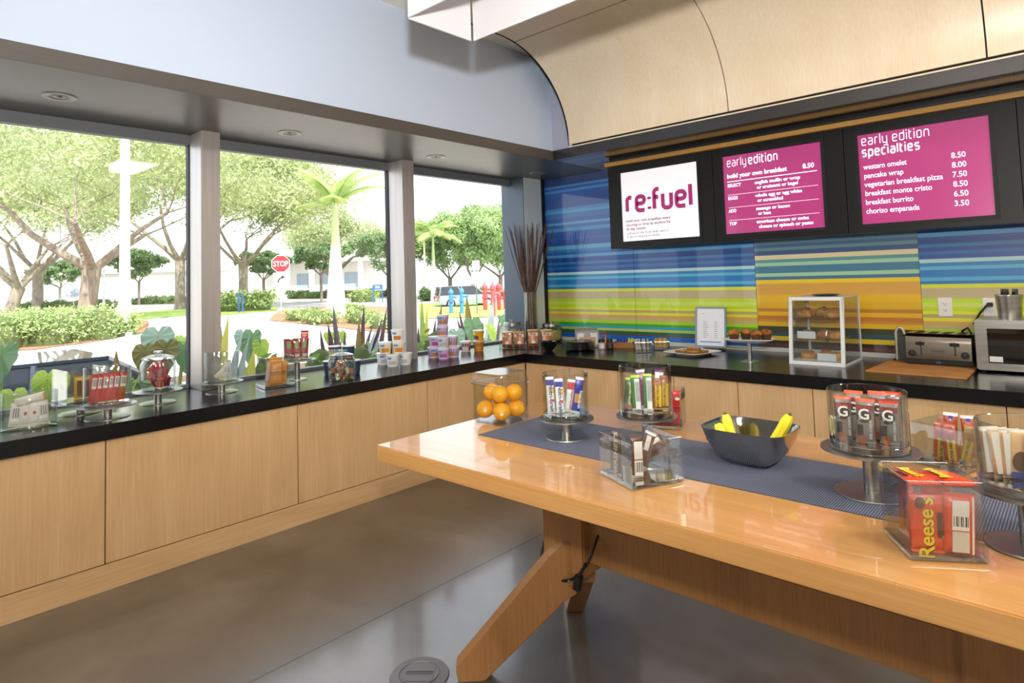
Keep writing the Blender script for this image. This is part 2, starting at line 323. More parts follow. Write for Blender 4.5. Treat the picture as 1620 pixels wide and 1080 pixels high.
for x0,x1,k,l in mx:
    st=stripes(k);st=[(Z0-.001,st[0][1])]+[s for s in st[1:] if s[0]<Z0-.004]
    q=B();cols=[];zb=.782
    bot=[s[0] for s in st[1:]]+[zb]
    for (z,c),zz in zip(st,bot):
        if z<=zb+.001: continue
        zz=max(zz,zb)
        if c not in cols: cols.append(c)
        q.add([(x0,YW,zz),(x1,YW,zz),(x1,YW,z),(x0,YW,z)],[(0,1,2,3)],cols.index(c))
    n=len(cols);q.add([(x0,YW+.01,zb),(x1,YW+.01,zb),(x1,YW+.01,Z0),(x0,YW+.01,Z0)],[(3,2,1,0)],n)
    q.add([(x0,YW,zb),(x0,YW+.01,zb),(x0,YW+.01,Z0),(x0,YW,Z0)],[(0,1,2,3)],n);q.add([(x1,YW,zb),(x1,YW+.01,zb),(x1,YW+.01,Z0),(x1,YW,Z0)],[(3,2,1,0)],n)
    me=obj('mural_panel',q,[M('stripe_'+c[1:],c,.4,coat=.6) for c in cols]+[DARK]);tag(me,l,'wall panel','striped glass wall panels')
    MATS_=0
for k,v in MATS.items():
    if k.startswith('stripe_'): v.node_tree.nodes['Principled BSDF'].inputs['Coat Roughness'].default_value=.02
struct('trim_8',B().b2((-.555,.99,H),(5,1.012,.765)).b2((-.555,.985,.765),(5,1.012,.780)),[M('backsplash_white','#cfcdc4',.4)])
# ------------------------------------------------------------------ menu displays
GL={'e':([[(0,.5),(.7,.5),(.7,1),(0,1),(0,0),(.7,0)]],.7),'a':([[(.05,1),(.7,1),(.7,0),(0,0),(0,.55),(.7,.55)]],.7),'r':([[(0,0),(0,1),(.42,1)]],.42),'l':([[(0,1.42),(0,0)]],.0),
'y':([[(0,1),(0,0),(.7,0)],[(.7,1),(.7,-.4),(.15,-.4)]],.7),'d':([[(.7,1.42),(.7,0),(0,0),(0,1),(.7,1)]],.7),'i':([[(0,0),(0,1)],[(0,1.24),(0,1.42)]],0),'t':([[(0,1.35),(0,0),(.35,0)],[(0,1),(.35,1)]],.35),
'o':([[(.35,0),(.7,0),(.7,1),(0,1),(0,0),(.35,0)]],.7),'n':([[(0,0),(0,1),(.7,1),(.7,0)]],.7),'s':([[(.65,1),(0,1),(0,.52),(.65,.52),(.65,0),(0,0)]],.65),'p':([[(0,-.42),(0,1),(.7,1),(.7,0),(0,0)]],.7),
'c':([[(.6,1),(0,1),(0,0),(.6,0)]],.6),'f':([[(0,0),(0,1.38),(.42,1.38)],[(0,.82),(.36,.82)]],.30),'u':([[(0,1),(0,0),(.7,0),(.7,1)]],.7),':':([[(0,.02),(0,.2)],[(0,.72),(0,.9)]],0)}
def stroke(s,xh,w,mat,parent,mw,gap=.36,rd=.22,ws=1.0,name='lettering',width=0):
    if width:
        tot=sum(.55 if c==' ' else GL[c][1]*ws+gap+w/xh*.5 for c in s)-gap;mw=mw@Matrix.Diagonal((width/(tot*xh),1,1,1))
    q=B();x=0
    for ch in s:
        if ch==' ': x+=.55;continue
        pls,wd=GL[ch]
        for pl in pls:
            pts=[]
            P=[Vector((a*ws,b)) for a,b in pl]
            for i,p in enumerate(P):
                if 0<i<len(P)-1:
                    a=(P[i-1]-p).normalized();b=(P[i+1]-p).normalized()
                    if abs(a.dot(b))>.99: pts.append(p);continue
                    c=p+(a+b)*rd
                    for k in range(5):
                        t=k/4;v=(a*(1-math.sin(t*math.pi/2))+b*(1-math.cos(t*math.pi/2)))*rd;pts.append(p+v)
                else: pts.append(p)
            L_=[];hw=w/xh/2
            for i,p in enumerate(pts):
                d0=(p-pts[i-1]).normalized() if i else None;d1=(pts[i+1]-p).normalized() if i<len(pts)-1 else None
                d=(d0 or d1) if (d0 is None or d1 is None) else (d0+d1).normalized()
                n=Vector((-d.y,d.x));L_.append((p+n*hw,p-n*hw))
            vs=[]
            for a,b in L_: vs+=[((a.x+x)*xh,a.y*xh,0),((b.x+x)*xh,b.y*xh,0)]
            q.add(vs,[(2*i,2*i+1,2*i+3,2*i+2) for i in range(len(L_)-1)],None,mw)
        x+=wd*ws+gap+w/xh*.5
    return obj(name,q,mat,parent)
BC=M('black_cabinet','#0d0c0a',.42,spec=.3);BZ=M('black_bezel','#151416',.5,spec=.3)
def scr(name,col,e): return M(name,col,.25,emit=e,coat=.3)
INK=M('screen_white_ink','#fff4fb',.4,emit=.75);MAG=M('screen_magenta_ink','#a0256a',.4,emit=.25);GRY=M('screen_grey_ink','#6d6068',.4,emit=.2)
cabs=[(.455,1.369,.574,1.246),(1.373,2.254,1.448,2.118),(2.258,3.127,2.338,3.004),(3.131,4.0,None,None)]
labs=['black wall display with white re:fuel screen, leftmost','black wall display with pink early edition breakfast screen, middle','black wall display with pink early edition specialties price screen','plain black wall cabinet at the right of the menu displays']
SZ0,SZ1=1.626,2.192
scs=[]
for i,(x0,x1,a,b) in enumerate(cabs):
    t=thing('menu_display' if a else 'wall_cabinet',labs[i],'display' if a else 'cabinet',((x0+x1)/2,YSC+.19,1.572),0,'menu displays' if a else None);cx0=(x0+x1)/2;hw=(x1-x0)/2
    obj('cabinet_body',B().b2((-hw+.004,-.168,.004),(hw-.004,.18,.683)),BC,t)
    if a:
        a-=cx0;b-=cx0;q=B();zz0,zz1=SZ0-1.572,SZ1-1.572;fy=(-.19,-.168)
        for u,v in (((-hw,fy[0],0),(a,fy[1],.683)),((b,fy[0],0),(hw,fy[1],.683)),((a,fy[0],0),(b,fy[1],zz0)),((a,fy[0],zz1),(b,fy[1],.683))): q.b2(u,v)
        obj('front_frame',q,BC,t)
        q=B();e=.022
        for u,v in (((a-e,-.194,zz0-e),(a,-.188,zz1+e)),((b,-.194,zz0-e),(b+e,-.188,zz1+e)),((a,-.194,zz0-e),(b,-.188,zz0)),((a,-.194,zz1),(b,-.188,zz1+e))): q.b2(u,v)
        obj('bezel',q,BZ,t)
        s=obj('screen',B().b2((a,-.184,zz0),(b,-.176,zz1)),scr('screen_white','#e9e6ea',.42) if i==0 else scr('screen_pink','#b83c80',.16),t)
        scs.append((t,a,b,zz0,zz1))
    else: obj('door_panel',B().b2((-hw,-.19,0),(hw,-.168,.683)),BC,t)
def SF(i,u,v):   # point on screen i, u,v in 0..1 from lower left
    t,a,b,z0,z1=scs[i];return frame((a+(b-a)*u,-.1846,z0+(z1-z0)*v),(1,0,0),(0,0,1))
stroke('re:fuel',.112,.034,MAG,scs[0][0],SF(0,.075,.43),gap=.26,ws=.95,rd=.25,width=.575)
def lines(i,ls,size,u,v,dv,mat,**k):
    for j,(l,wd) in enumerate(ls): text(l,size,mat,scs[i][0],SF(i,u,v-j*dv),width=wd,**k)
lines(0,[('build your own breakfast every',.40),('morning or drop by anytime for',.402),('all day snacks',.178)],.030,.05,.275,.058,M('screen_mauve_ink','#8d3a64',.4,emit=.2),bold=.0005)
lines(0,[('cashout at the front desk, take it',.375),('to go or hangout in re:mix',.30)],.028,.05,.10,.05,GRY)
t1=scs[1][0]
stroke('early',.042,.0055,INK,t1,SF(1,.05,.865),width=.138);stroke('edition',.042,.0085,INK,t1,SF(1,.285,.865),width=.2)
text('build your own breakfast',.044,INK,t1,SF(1,.04,.715),bold=.001,width=.42);text('8.50',.044,INK,t1,SF(1,.93,.715),align='RIGHT',bold=.001,width=.072)
def rule(i,v,h):
    t,a,b,z0,z1=scs[i];zz=z0+(z1-z0)*v;obj('rule_line',B().b2((a+.027,-.1846,zz),(b-.03,-.184,zz+h)),INK,t)
rule(1,.665,.005)
for k,(h,hw_,l1,w1,l2,w2) in enumerate([('SELECT',.10,'english muffin or wrap',.306,'or croissant or bagel',.277),('EGGS',.07,'whole egg or egg white',.315,'or scrambled',.174),('ADD',.057,'sausage or bacon',.23,'or ham',.087),('TOP',.055,'american cheese or swiss',.347,'cheese or spinach or pesto',.36)]):
    v=.60-k*.163
    text(h,.032,INK,t1,SF(1,.04,v),bold=.0008,width=hw_);text(l1,.032,INK,t1,SF(1,.335,v),bold=.0008,width=w1);text(l2,.032,INK,t1,SF(1,.355,v-.062),bold=.0008,width=w2)
    if k<3: rule(1,v-.103,.002)
t2=scs[2][0]
stroke('early edition',.041,.006,INK,t2,SF(2,.035,.882),width=.359);stroke('specialties',.0385,.0095,INK,t2,SF(2,.035,.757),width=.308)
for k,(a_,wd,p) in enumerate([('western omelet',.2355,'8.50'),('pancake wrap',.213,'8.00'),('vegetarian breakfast pizza',.412,'7.50'),('breakfast monte cristo',.3525,'8.50'),('breakfast burrito',.254,'6.50'),('chorizo empanada',.284,'3.50')]):
    v=.610-k*.099
    text(a_,.046,INK,t2,SF(2,.035,v),width=wd,bold=.0003);text(p,.046,INK,t2,SF(2,.827,v+.005),align='RIGHT',width=.068,bold=.0003)
struct('trim_9',B().b2((.44,.585,2.258),(5,.632,2.290)),wood('gold_oak','#c99a4c','#a87c38',(.4,3,3),.4),bevel=.002)
struct('trim_10',B().b2((.455,.64,2.258),(5,1.0,Z0)),M('black_trim','#0d0d10',.5))
# ------------------------------------------------------------------ pendant
ACR=leafmat('opal_acrylic','#dcdadc','#e2e0e2',2,.35,.4)
pd=thing('pendant_light','large white opal acrylic panel pendant near the ceiling','lamp',(1.615,-2.40,2.30))
L_=1.5;W_=.33;hp=.42;g=.012
for a,b in (((0,g,0),(.006,W_-g,hp)),((g,W_-.006,0),(L_-g,W_,hp)),((g,0,.0),(L_-g,.006,hp)),((L_-.006,g,0),(L_,W_-g,hp))): obj('acrylic_panel',B().b2(a,b),ACR,pd)
obj('light_tray',B().b2((.05,.05,hp-.05),(L_-.05,W_-.05,hp-.02)),M('lamp_white','#f0f0ee',.5),pd)
for x in (.15,L_-.15): obj('cross_bar',B().box((x,W_/2,hp-.03),(.012,W_-.01,.012)),M('steel','#8d8d8c',.3,1),pd)
for x in (.15,L_-.15): obj('suspension_rod',B().tube([(x,W_/2,hp-.03),(x,W_/2,ZC-2.30)],.005),M('steel','#8d8d8c',.3,1),pd)
# ------------------------------------------------------------------ table
OAK=wood('table_oak','#dca869','#bd8748',(.3,2.6,2.6),.3,coat=.65,contrast=.75)
OAKV=wood('leg_oak','#b58450','#946438',(2.2,2.2,.5),.34,contrast=.7)
tb=thing('communal_table','long honey oak communal table with trestle legs','table',(2.9,-1.96,0))
def tl(p): return (p[0]-2.9,p[1]+1.96,p[2])
obj('tabletop',B().b2(tl((1.454,-2.446,TH-.055)),tl((4.6,-1.478,TH))),OAK,tb,bevel=.003)
for px0 in (1.855,3.085):
    obj('post',B().b2(tl((px0,-2.025,.335)),tl((px0+.18,-1.895,TH-.055))),OAKV,tb,bevel=.006)
    for sy in (-1,1):
        sg=-1 if px0<2.5 else 1
        a=Vector((px0+.09-sg*.01,-1.96+sy*.045,.46));f=Vector((1.672 if sg<0 else 3.43,-1.96+sy*.325,0))
        d=Vector((f.x-a.x,f.y-a.y,0)).normalized();n=Vector((-d.y,d.x,0));ln=math.hypot(f.x-a.x,f.y-a.y)
        pr=[(-.02,.44),(-.02,.27),(.02,.25),(ln-.095,0),(ln-.005,0),(ln+.004,.045),(.07,.40),(.02,.44)]
        q=B();vs=[]
        for s in (-1,1):
            for u,z in pr: p=a+d*u+n*(.036*s);vs.append(tl((p.x,p.y,z)))
        k=len(pr);q.add(vs,[tuple(range(k)),tuple(range(k,2*k))[::-1]]+[(i,(i+1)%k,k+(i+1)%k,k+i) for i in range(k)])
        obj('leg',q,OAKV,tb,bevel=.004)
obj('stretcher_beam',B().b2(tl((2.03,-1.99,.375)),tl((3.09,-1.93,.515))),OAKV,tb,bevel=.004)
obj('cable_tray',B().b2(tl((2.03,-1.925,.52)),tl((3.09,-1.86,.535))).b2(tl((2.03,-1.925,.52)),tl((2.06,-1.87,.66))),M('black_metal','#141210',.5),tb)
BKR=M('black_rubber','#0d0c0c',.55)
q=B()
pts=[(2.055,-1.90,.53),(2.075,-2.0,.47),(2.06,-2.04,.40),(2.0,-2.045,.335),(1.93,-2.05,.315),(1.86,-2.04,.34),(1.84,-1.99,.42),(1.845,-1.90,.52)]
sp=[]
for i in range(len(pts)-1):
    for k in range(4):
        t=k/4;p0,p1,p2,p3=[Vector(pts[max(0,min(len(pts)-1,i+j))]) for j in (-1,0,1,2)]
        sp.append(.5*((2*p1)+(p2-p0)*t+(2*p0-5*p1+4*p2-p3)*t*t+(3*p1-p0-3*p2+p3)*t**3))
pc=bpy.data.objects.new('power_cord',None);COL.objects.link(pc);pc.location=tl((1.93,-2.05,.30));pc.parent=tb;pc['label']='black power cord looped around the table post'
obj('cable',B().tube([p-Vector((1.93,-2.05,.30)) for p in sp],.0045,8),BKR,pc,smooth=60)
obj('plug',B().box((.085,.0,.055),(.022,.022,.05)).tube([(.085,0,.08),(.10,.004,.13)],.006),BKR,pc,rot=(0,.25,0))
q=B()
for s in (-1,1): q.box((.062+.0,.006*s,.022),(.006,.002,.02))
obj('prong',q,M('brass_prong','#c9b27a',.3,1),pc)
# floor box
c=at(664,1069,z=0);r=wide(c[0],c[1],46)
fb=thing('floor_outlet_box','round grey metal floor outlet cover beside table leg','floor outlet',(c[0],c[1],0),R(40))
FBM=M('grey_die_cast','#77767a',.45,.3);FBD=M('slot_dark','#2c2b2e',.5)
obj('rim',B().lathe([(r,0),(r*.97,.006),(r*.70,.009),(r*.68,.006),(0,.006)],40,caps=False),FBM,fb,smooth=35)
obj('inner_lid',B().lathe([(r*.64,.006),(r*.63,.009),(0,.009)],36,caps=False),FBM,fb,smooth=35)
for s in (-1,1):
    l=obj('flap',B().box((0,s*r*.24,.0095),(r*.98,r*.38,.003)),FBM,fb,bevel=.0008)
    obj('finger_slot',B().box((0,s*r*.07,.0113),(r*.9,r*.025,.0006)),FBD,l)
# woven runner
RUN=M('woven_runner','#50566a',.75);N,L,b_=nodes(RUN);mp=coords(N,L,(1,1,1))
wv=[]
for ax,sc in (('X',330.),('Y',420.)):
    t_=N.new('ShaderNodeTexWave');t_.bands_direction=ax;t_.inputs['Scale'].default_value=sc/6.28;t_.inputs['Distortion'].default_value=.25;t_.inputs['Detail'].default_value=1;L.new(mp.outputs[0],t_.inputs['Vector']);wv.append(t_)
mm=N.new('ShaderNodeMath');mm.operation='MULTIPLY';L.new(wv[0].outputs['Fac'],mm.inputs[0]);L.new(wv[1].outputs['Fac'],mm.inputs[1])
rp=ramp(N,[(.05,'#363c50'),(.35,'#5f667c'),(.85,'#9aa1b4')]);L.new(mm.outputs[0],rp.inputs[0]);L.new(rp.outputs[0],b_.inputs['Base Color'])
bp=N.new('ShaderNodeBump');bp.inputs['Strength'].default_value=.5;bp.inputs['Distance'].default_value=.001;L.new(mm.outputs[0],bp.inputs['Height']);L.new(bp.outputs[0],b_.inputs['Normal'])
tag(obj('table_runner',B().b2((1.655,-2.137,TH),(4.4,-1.762,TH+.002)),RUN),'blue grey woven vinyl runner along the oak table','table runner')
# ------------------------------------------------------------------ glassware and snack builders
JG=thinglass('jar_glass',(.95,.965,.96),(.40,.47,.49),boost=2.0)
BG=thinglass('jar_base_glass',(.90,.93,.93),(.7,.76,.78),.04,5.0)
SG=BG
STEEL=noisy('brushed_steel',[(.3,'#9a9894'),(.7,'#b9b6b0')],4,.28,metal=1,stretch=(1,1,30))
STEELD=noisy('satin_steel_plate',[(.3,'#8f908b'),(.7,'#a8a9a2')],3,.36,metal=1)
def face(x,y): return math.atan2(CP[1]-y,CP[0]-x)+math.pi/2      # local -Y looks at the camera
def lat(px,py,D): return CP+ray(px,py)*D
def shell(rx,h,n,t,b0,sx=1,sy=1,sq=False):
    k=math.sqrt(2) if sq else 1;q=B();T=Matrix.Rotation(R(45),4,'Z') if sq else None
    pr=[(rx*k,b0),(rx*k,h-.002),((rx-t*.3)*k,h),((rx-t*.7)*k,h),((rx-t)*k,h-.002),((rx-t)*k,b0)]
    if sq: T=Matrix.Diagonal((sx,sy,1,1))@T;return q.lathe(pr,4,caps=False,mat=T)
    return q.lathe(pr,n,sx=sx,sy=sy,caps=False)
def jar(name,label,cat,x,y,z,r,h,rz=0,sy=1,sq=False,t=.006,base=.016,group='clear glass snack containers'):
    o=thing(name,label,cat,(x,y,z),rz,group)
    obj('glass_wall',shell(r,h,48,t,base,1,sy,sq),JG,o,smooth=40)
    k=math.sqrt(2) if sq else 1;q=B()
    q.lathe([(r*.94*k,0),(r*k,.003),(r*k,base-.001),(r*.99*k,base)],4 if sq else 48,mat=(Matrix.Diagonal((1,sy,1,1))@(Matrix.Rotation(R(45),4,'Z') if sq else Matrix())))
    obj('glass_base',q,SG,o,smooth=40)
    global HOLD;HOLD=(x,y,r-t-.001,(r-t-.001) if sq else (r-t/max(sy,.3))*sy-.001,rz,sq)
    return o
def stand(label,x,y,z,ztop,rp,rb,rc,group='steel snack stands'):
    o=thing('display_stand',label,'stand',(x,y,z),0,group)
    obj('base_plate',B().lathe([(rb,0),(rb,.003),(rb*.99,.004),(0,.004)],40,caps=False),STEELD,o,smooth=40)
    obj('column',B().lathe([(rc,.004),(rc,ztop-z-.004)],24,caps=False),STEEL,o,smooth=60)
    obj('top_plate',B().lathe([(0,ztop-z-.004),(rp,ztop-z-.004),(rp,ztop-z),(0,ztop-z)],44,caps=False),STEELD,o,smooth=40)
    return o
HOLD=None
def settle(o):           # keep a piece inside the container it was put into
    if HOLD is None: return
    cx,cy,ra,rb,hz,sq=HOLD;c,s_=math.cos(hz),math.sin(hz)
    vs=[v.co.copy() for v in o.data.vertices]
    for it in range(14):
        Rm=o.rotation_euler.to_matrix();P=[Rm@v+o.location for v in vs];U=[((p.x-cx)*c+(p.y-cy)*s_,-(p.x-cx)*s_+(p.y-cy)*c) for p in P]
        if sq:
            du=max(0,max(u for u,v in U)-ra)-max(0,-ra-min(u for u,v in U));dv=max(0,max(v for u,v in U)-rb)-max(0,-rb-min(v for u,v in U))
            over=max(max(abs(u)-ra for u,v in U),max(abs(v)-rb for u,v in U))
            if over<=1e-5: break
        else:
            k=max(U,key=lambda q:(q[0]/ra)**2+(q[1]/rb)**2);g=math.sqrt((k[0]/ra)**2+(k[1]/rb)**2)
            if g<=1.0001: break
            du,dv=k[0]*(1-1/g),k[1]*(1-1/g)
        o.location.x-=du*c-dv*s_;o.location.y-=du*s_+dv*c
        if it>5:
            e=o.rotation_euler;o.rotation_euler=(e.x*.75,e.y*.75,e.z)
def packet(L,W,T,seed=0,crimp=.07):
    rnd=random.Random(seed);q=B();zs=[0,crimp*.5,crimp,crimp+.05,.3,.5,.7,.95-crimp,1-crimp,1-crimp*.5,1]
    for i,u in enumerate(zs):
        e=min(u,1-u);body=0 if e<=crimp*.75 else min(1,(e-crimp*.75)/.05)
        th=.0008+(T/2-.0008)*body;w=W/2*(1-.05*body)*(1+.015*rnd.uniform(-1,1));j=rnd.uniform(-1,1)*T*.08*(1-body)*2
        ring=[(-w,j),(-w*.86,-th*.75+j),(-w*.4,-th+j),(w*.4,-th+j),(w*.86,-th*.75+j),(w,j),(w*.86,th*.75+j),(w*.4,th+j),(-w*.4,th+j),(-w*.86,th*.75+j)]
        for a,b in ring: q.v.append((a,b+rnd.uniform(-1,1)*T*.02,u*L))
    n=10
    for i in range(len(zs)-1):
        for k in range(n):
            q.f.append((i*n+k,i*n+(k+1)%n,(i+1)*n+(k+1)%n,(i+1)*n+k))
            mid=(zs[i]+zs[i+1])/2;q.m.append(1 if 1-mid<crimp else (2 if mid<crimp else (0 if k<5 else 2)))
    q.f.append(tuple(range(n))[::-1]);q.m.append(1);q.f.append(tuple(range((len(zs)-1)*n,len(zs)*n)));q.m.append(1)
    return q
def foil(c,r=.32): return M('foil_'+c[1:],c,r,coat=.3)
def snack(name,label,cat,group,L,W,T,cols,x,y,z,rz=0,tx=0,ty=0,seed=0,deco=()):
    """deco: (kind,u0,u1,v0,v1,colour) printed patches or ('t',text,u,v,size,colour,vertical) on the front; u across -.5...5, v up 0..1"""
    o=obj(name,packet(L,W,T,seed),[foil(c) for c in cols],smooth=50);tag(o,label,cat,group)
    o.rotation_euler=(Matrix.Rotation(rz,3,'Z')@Matrix.Rotation(ty,3,'Y')@Matrix.Rotation(tx,3,'X')).to_euler();o.location=(x,y,z);settle(o)
    for nd,d in enumerate(deco):
        yb=-T/2-.0006-.0003*nd
        if d[0]=='p':
            _,u0,u1,v0,v1,c=d;obj('printed_patch',B().b2((u0*W,yb,v0*L),(u1*W,yb+.0008,v1*L)),foil(c,.45),o)
        elif d[0]=='e':
            _,u,v,ra,rb,c=d;obj('printed_emblem',B().lathe([(ra,0),(ra,.0006)],16,sy=rb/ra,mat=frame((u*W,yb,v*L),(1,0,0),(0,0,1))),foil(c,.45),o)
        elif d[0]=='t':
            _,s,u,v,sz,c,ver=d;mw=frame((u*W,yb-.0007,v*L),(1,0,0),(0,0,1)) if not ver else (frame((u*W,yb-.0007,v*L),(0,0,1),(-1,0,0)) if ver==1 else frame((u*W,yb-.0007,v*L),(0,0,-1),(1,0,0)))
            text(s,sz,foil(c,.45),o,mw,align='CENTER',bold=sz*.02)
        elif d[0]=='bar':
            _,u0,u1,v0,v1=d;obj('printed_patch',B().b2((u0*W,yb,v0*L),(u1*W,yb+.0008,v1*L)),foil('#f2f0ec',.5),o)
            q=B();n=7
            for i in range(n): xx=(u0+(u1-u0)*(i+.7)/(n+.4))*W;q.b2((xx,yb-.0006,(v0*.75+v1*.25)*L),(xx+(u1-u0)*W/n*(.25+.35*(i%2)),yb,(v0*.1+v1*.9)*L))
            p=obj('barcode',q,foil('#1a1a1c',.5),o);p['kind']='stuff'
    return o
def row(name,label,cat,group,n,c,ax,rz,z,L,W,T,cols,deco,gapx,tilt=.05,seed=1,tx=-.04,jit=.1):
    rnd=random.Random(seed)
    for i in range(n):
        s=(i-(n-1)/2)*gapx
        snack(name,label if isinstance(label,str) else label[i],cat,group,L*(1+rnd.uniform(-.02,.02)),W,T,cols[i%len(cols)],c[0]+ax[0]*s,c[1]+ax[1]*s,z,rz+rnd.uniform(-jit,jit),tx+rnd.uniform(-.03,.03),tilt*rnd.uniform(-1,1),seed*31+i,deco[i%len(deco)] if deco else ())
def axis(x,y):
    a=face(x,y);return (math.cos(a),math.sin(a))
# ------------------------------------------------------------------ table-top displays
GT='snack containers on the oak table'
# oranges in lidded box
ox,oy=1.566,-1.92;ow=.17;oh=zat(1.65,-2.0,795,611)-TH;ol=zat(1.65,-2.0,795,594)-TH
o=thing('lidded_container','clear square lidded container full of oranges at table corner','container',(ox,oy,TH),0,GT)
FR=thinglass('frosty_acrylic',(.93,.94,.93),(.55,.58,.58),.12,1.2)
def rsq(r,pw=8,n=40):
    out=[]
    for k in range(n):
        a=2*math.pi*k/n;c,s=math.cos(a),math.sin(a);d=(abs(c)**pw+abs(s)**pw)**(-1/pw);out.append((r*d*c,r*d*s))
    return out
def rloft(levels,pw=8,n=40,cap0=True,cap1=False):
    q=B();vs=[];fs=[]
    for r,z in levels: vs+=[(x,y,z) for x,y in rsq(r,pw,n)]
    for i in range(len(levels)-1):
        for k in range(n): fs.append((i*n+k,i*n+(k+1)%n,(i+1)*n+(k+1)%n,(i+1)*n+k))
    if cap0: fs.append(tuple(range(n))[::-1])
    if cap1: q0=(len(levels)-1)*n;fs.append(tuple(range(q0,q0+n)))
    return q.add(vs,fs)
hw=ow/2
obj('box_body',rloft([(hw*.9,0),(hw,.008),(hw,oh),(hw-.004,oh),(hw-.004,.012),(hw*.88,.006)],10,48,True,True),FR,o,smooth=40)
obj('lid',rloft([(hw+.002,oh-.004),(hw+.003,oh+.006),(hw*.93,ol-.004),(hw*.9,ol),],10,48,False,True),FR,o,smooth=40)
obj('lid_rim',rloft([(hw+.001,oh-.006),(hw+.005,oh-.004),(hw+.005,oh+.005),(hw+.001,oh+.007)],10,48,False,False),JG,o,smooth=40)
ORG=noisy('orange_peel',[(.3,'#f09a08'),(.7,'#fbb81c')],220,.42,bump=.25,bdist=.0008)
def orange(x,y,z,r,label,st,a):
    b=tag(obj('orange',B().lathe([(r*math.sin(t)*1.02,r-r*.97*math.cos(t)) for t in np.linspace(0,math.pi,18)],28,caps=False),ORG,loc=(x,y,z),rot=(.2,.1,a),smooth=80),label,'orange','oranges in the lidded box')
    obj('stem_scar',B().lathe([(.0035,0),(.002,.0012),(0,.0012)],8,caps=False,mat=TX((r*.9*math.cos(a),-r*.43,r),R(90))),M('stem_green','#6a6a28',.7),b)
    if st:
        d=Vector((CP[0]-x,CP[1]-y,0)).normalized();d=(Matrix.Rotation(-a,3,'Z')@d);p=Vector((0,0,r))+d*(r*1.012)
        zz=d;xx=Vector((0,0,1)).cross(zz).normalized();yy=zz.cross(xx);mm=Matrix((xx,yy,zz)).transposed().to_4x4();mm.translation=p
        obj('fruit_sticker',B().lathe([(r*.19,0),(r*.17,.0006),(0,.0006)],14,caps=False,mat=mm),M('sticker','#e8e0d0',.5),b)
ro=.0355
for dx,dy,dz,l,st in [(-.038,-.040,.014,'orange at the lower left of the lidded box, with round sticker',1),(.036,-.042,.013,'orange at the front bottom of the lidded box, with round sticker',1),(.040,.038,.013,'orange at the lower right of the lidded box',0),(-.036,.040,.013,'orange at the hidden rear of the lidded box',0),(-.036,-.002,.079,'orange in the upper layer, left side of the box',0),(.020,-.030,.081,'orange in the upper layer, front centre of the box',0),(.038,.030,.079,'orange in the upper layer, right side of the box',0)]:
    orange(ox+dx,oy+dy,TH+dz,ro*(1 if dz<.05 else .97),l,st,dx*40)
def stand_jar(base,plate,rimy,wpx,wplate,slabel,jlabel,zp=None,rc=.018,wb=None):
    if zp is None:
        x,y,_=at(*base,z=TH+.002);zp=zat(x,y,*plate)
    else: x,y,_=at(*plate,z=zp)
    r=wide(x,y,wpx)/2
    stand(slabel,x,y,TH+.002,zp,wide(x,y,wplate)/2,wide(x,y,wb or wplate*.8)/2,rc,'steel snack stands on the oak table')
    h=zat(x,y,plate[0],rimy)-zp
    jar('glass_jar',jlabel,'jar',x,y,zp,r,h,group=GT,base=.02)
    return x,y,zp+.02,r,h
# cereal bars
x,y,z,r,h=stand_jar((897,691),(897,660),589,72,86,'round steel stand under the white and blue cereal bars','round glass jar of white and blue cereal bars on steel stand')
zp1=z-.02
fa=face(x,y);ax=axis(x,y)
NG=[('p',-.46,.46,.78,.93,'#2a3a9c'),('t','Nutri-Grain',-.12,.42,.020,'#23308a',2),('p',.05,.42,.55,.72,'#e0b53c'),('e',.22,.36,.006,.004,'#c8202c')]
NB=[('p',-.46,.46,.70,.93,'#b9262f'),('p',-.4,.4,.10,.60,'#d8d6d6'),('t','Nutri-Grain',.05,.4,.014,'#9a1f2a',2)]
BL=[('p',-.3,.35,.30,.55,'#c98a40'),('t','Nutri-Grain',.2,.4,.013,'#f0f0f0',2)]
back=lambda k:(x+math.cos(fa+math.pi/2)*k,y+math.sin(fa+math.pi/2)*k)
gx='cereal bars in the round jar'
Lb=h*.80
for i,(s,k,tx_,ty_,c,d,l) in enumerate([(-.048,-.022,0,.02,('#f4f2ee','#f4f2ee','#eceae6'),NG,'white cereal bar with blue band, leftmost in the jar'),(-.018,-.030,0,.03,('#f4f2ee','#f4f2ee','#eceae6'),NG,'white cereal bar with blue band, second from left in the jar'),(.008,-.012,-.05,.2,('#efedea','#efedea','#eceae6'),NB,'white cereal bar with dark red band, leaning in the jar'),(.030,-.030,0,.24,('#24349c','#f0eeea','#e0e0e0'),BL,'deep blue cereal bar leaning at the right of the jar'),(.046,.01,0,.33,('#c22a30','#c22a30','#e0e0e0'),(),'red cereal bar lying slanted at the right of the jar'),(-.01,.022,-.1,-.05,('#f4f2ee','#c22a30','#eceae6'),NB,'white cereal bar standing at the back of the jar')]):
    p=back(-(-k));snack('cereal_bar',l,'bar',gx,Lb*(1-.05*(i%3)),.030,.012,c,x+ax[0]*s*r/.075+math.cos(fa+math.pi/2)*k,y+ax[1]*s*r/.075+math.sin(fa+math.pi/2)*k,z+.001,fa,tx_,ty_-.06,i,d)
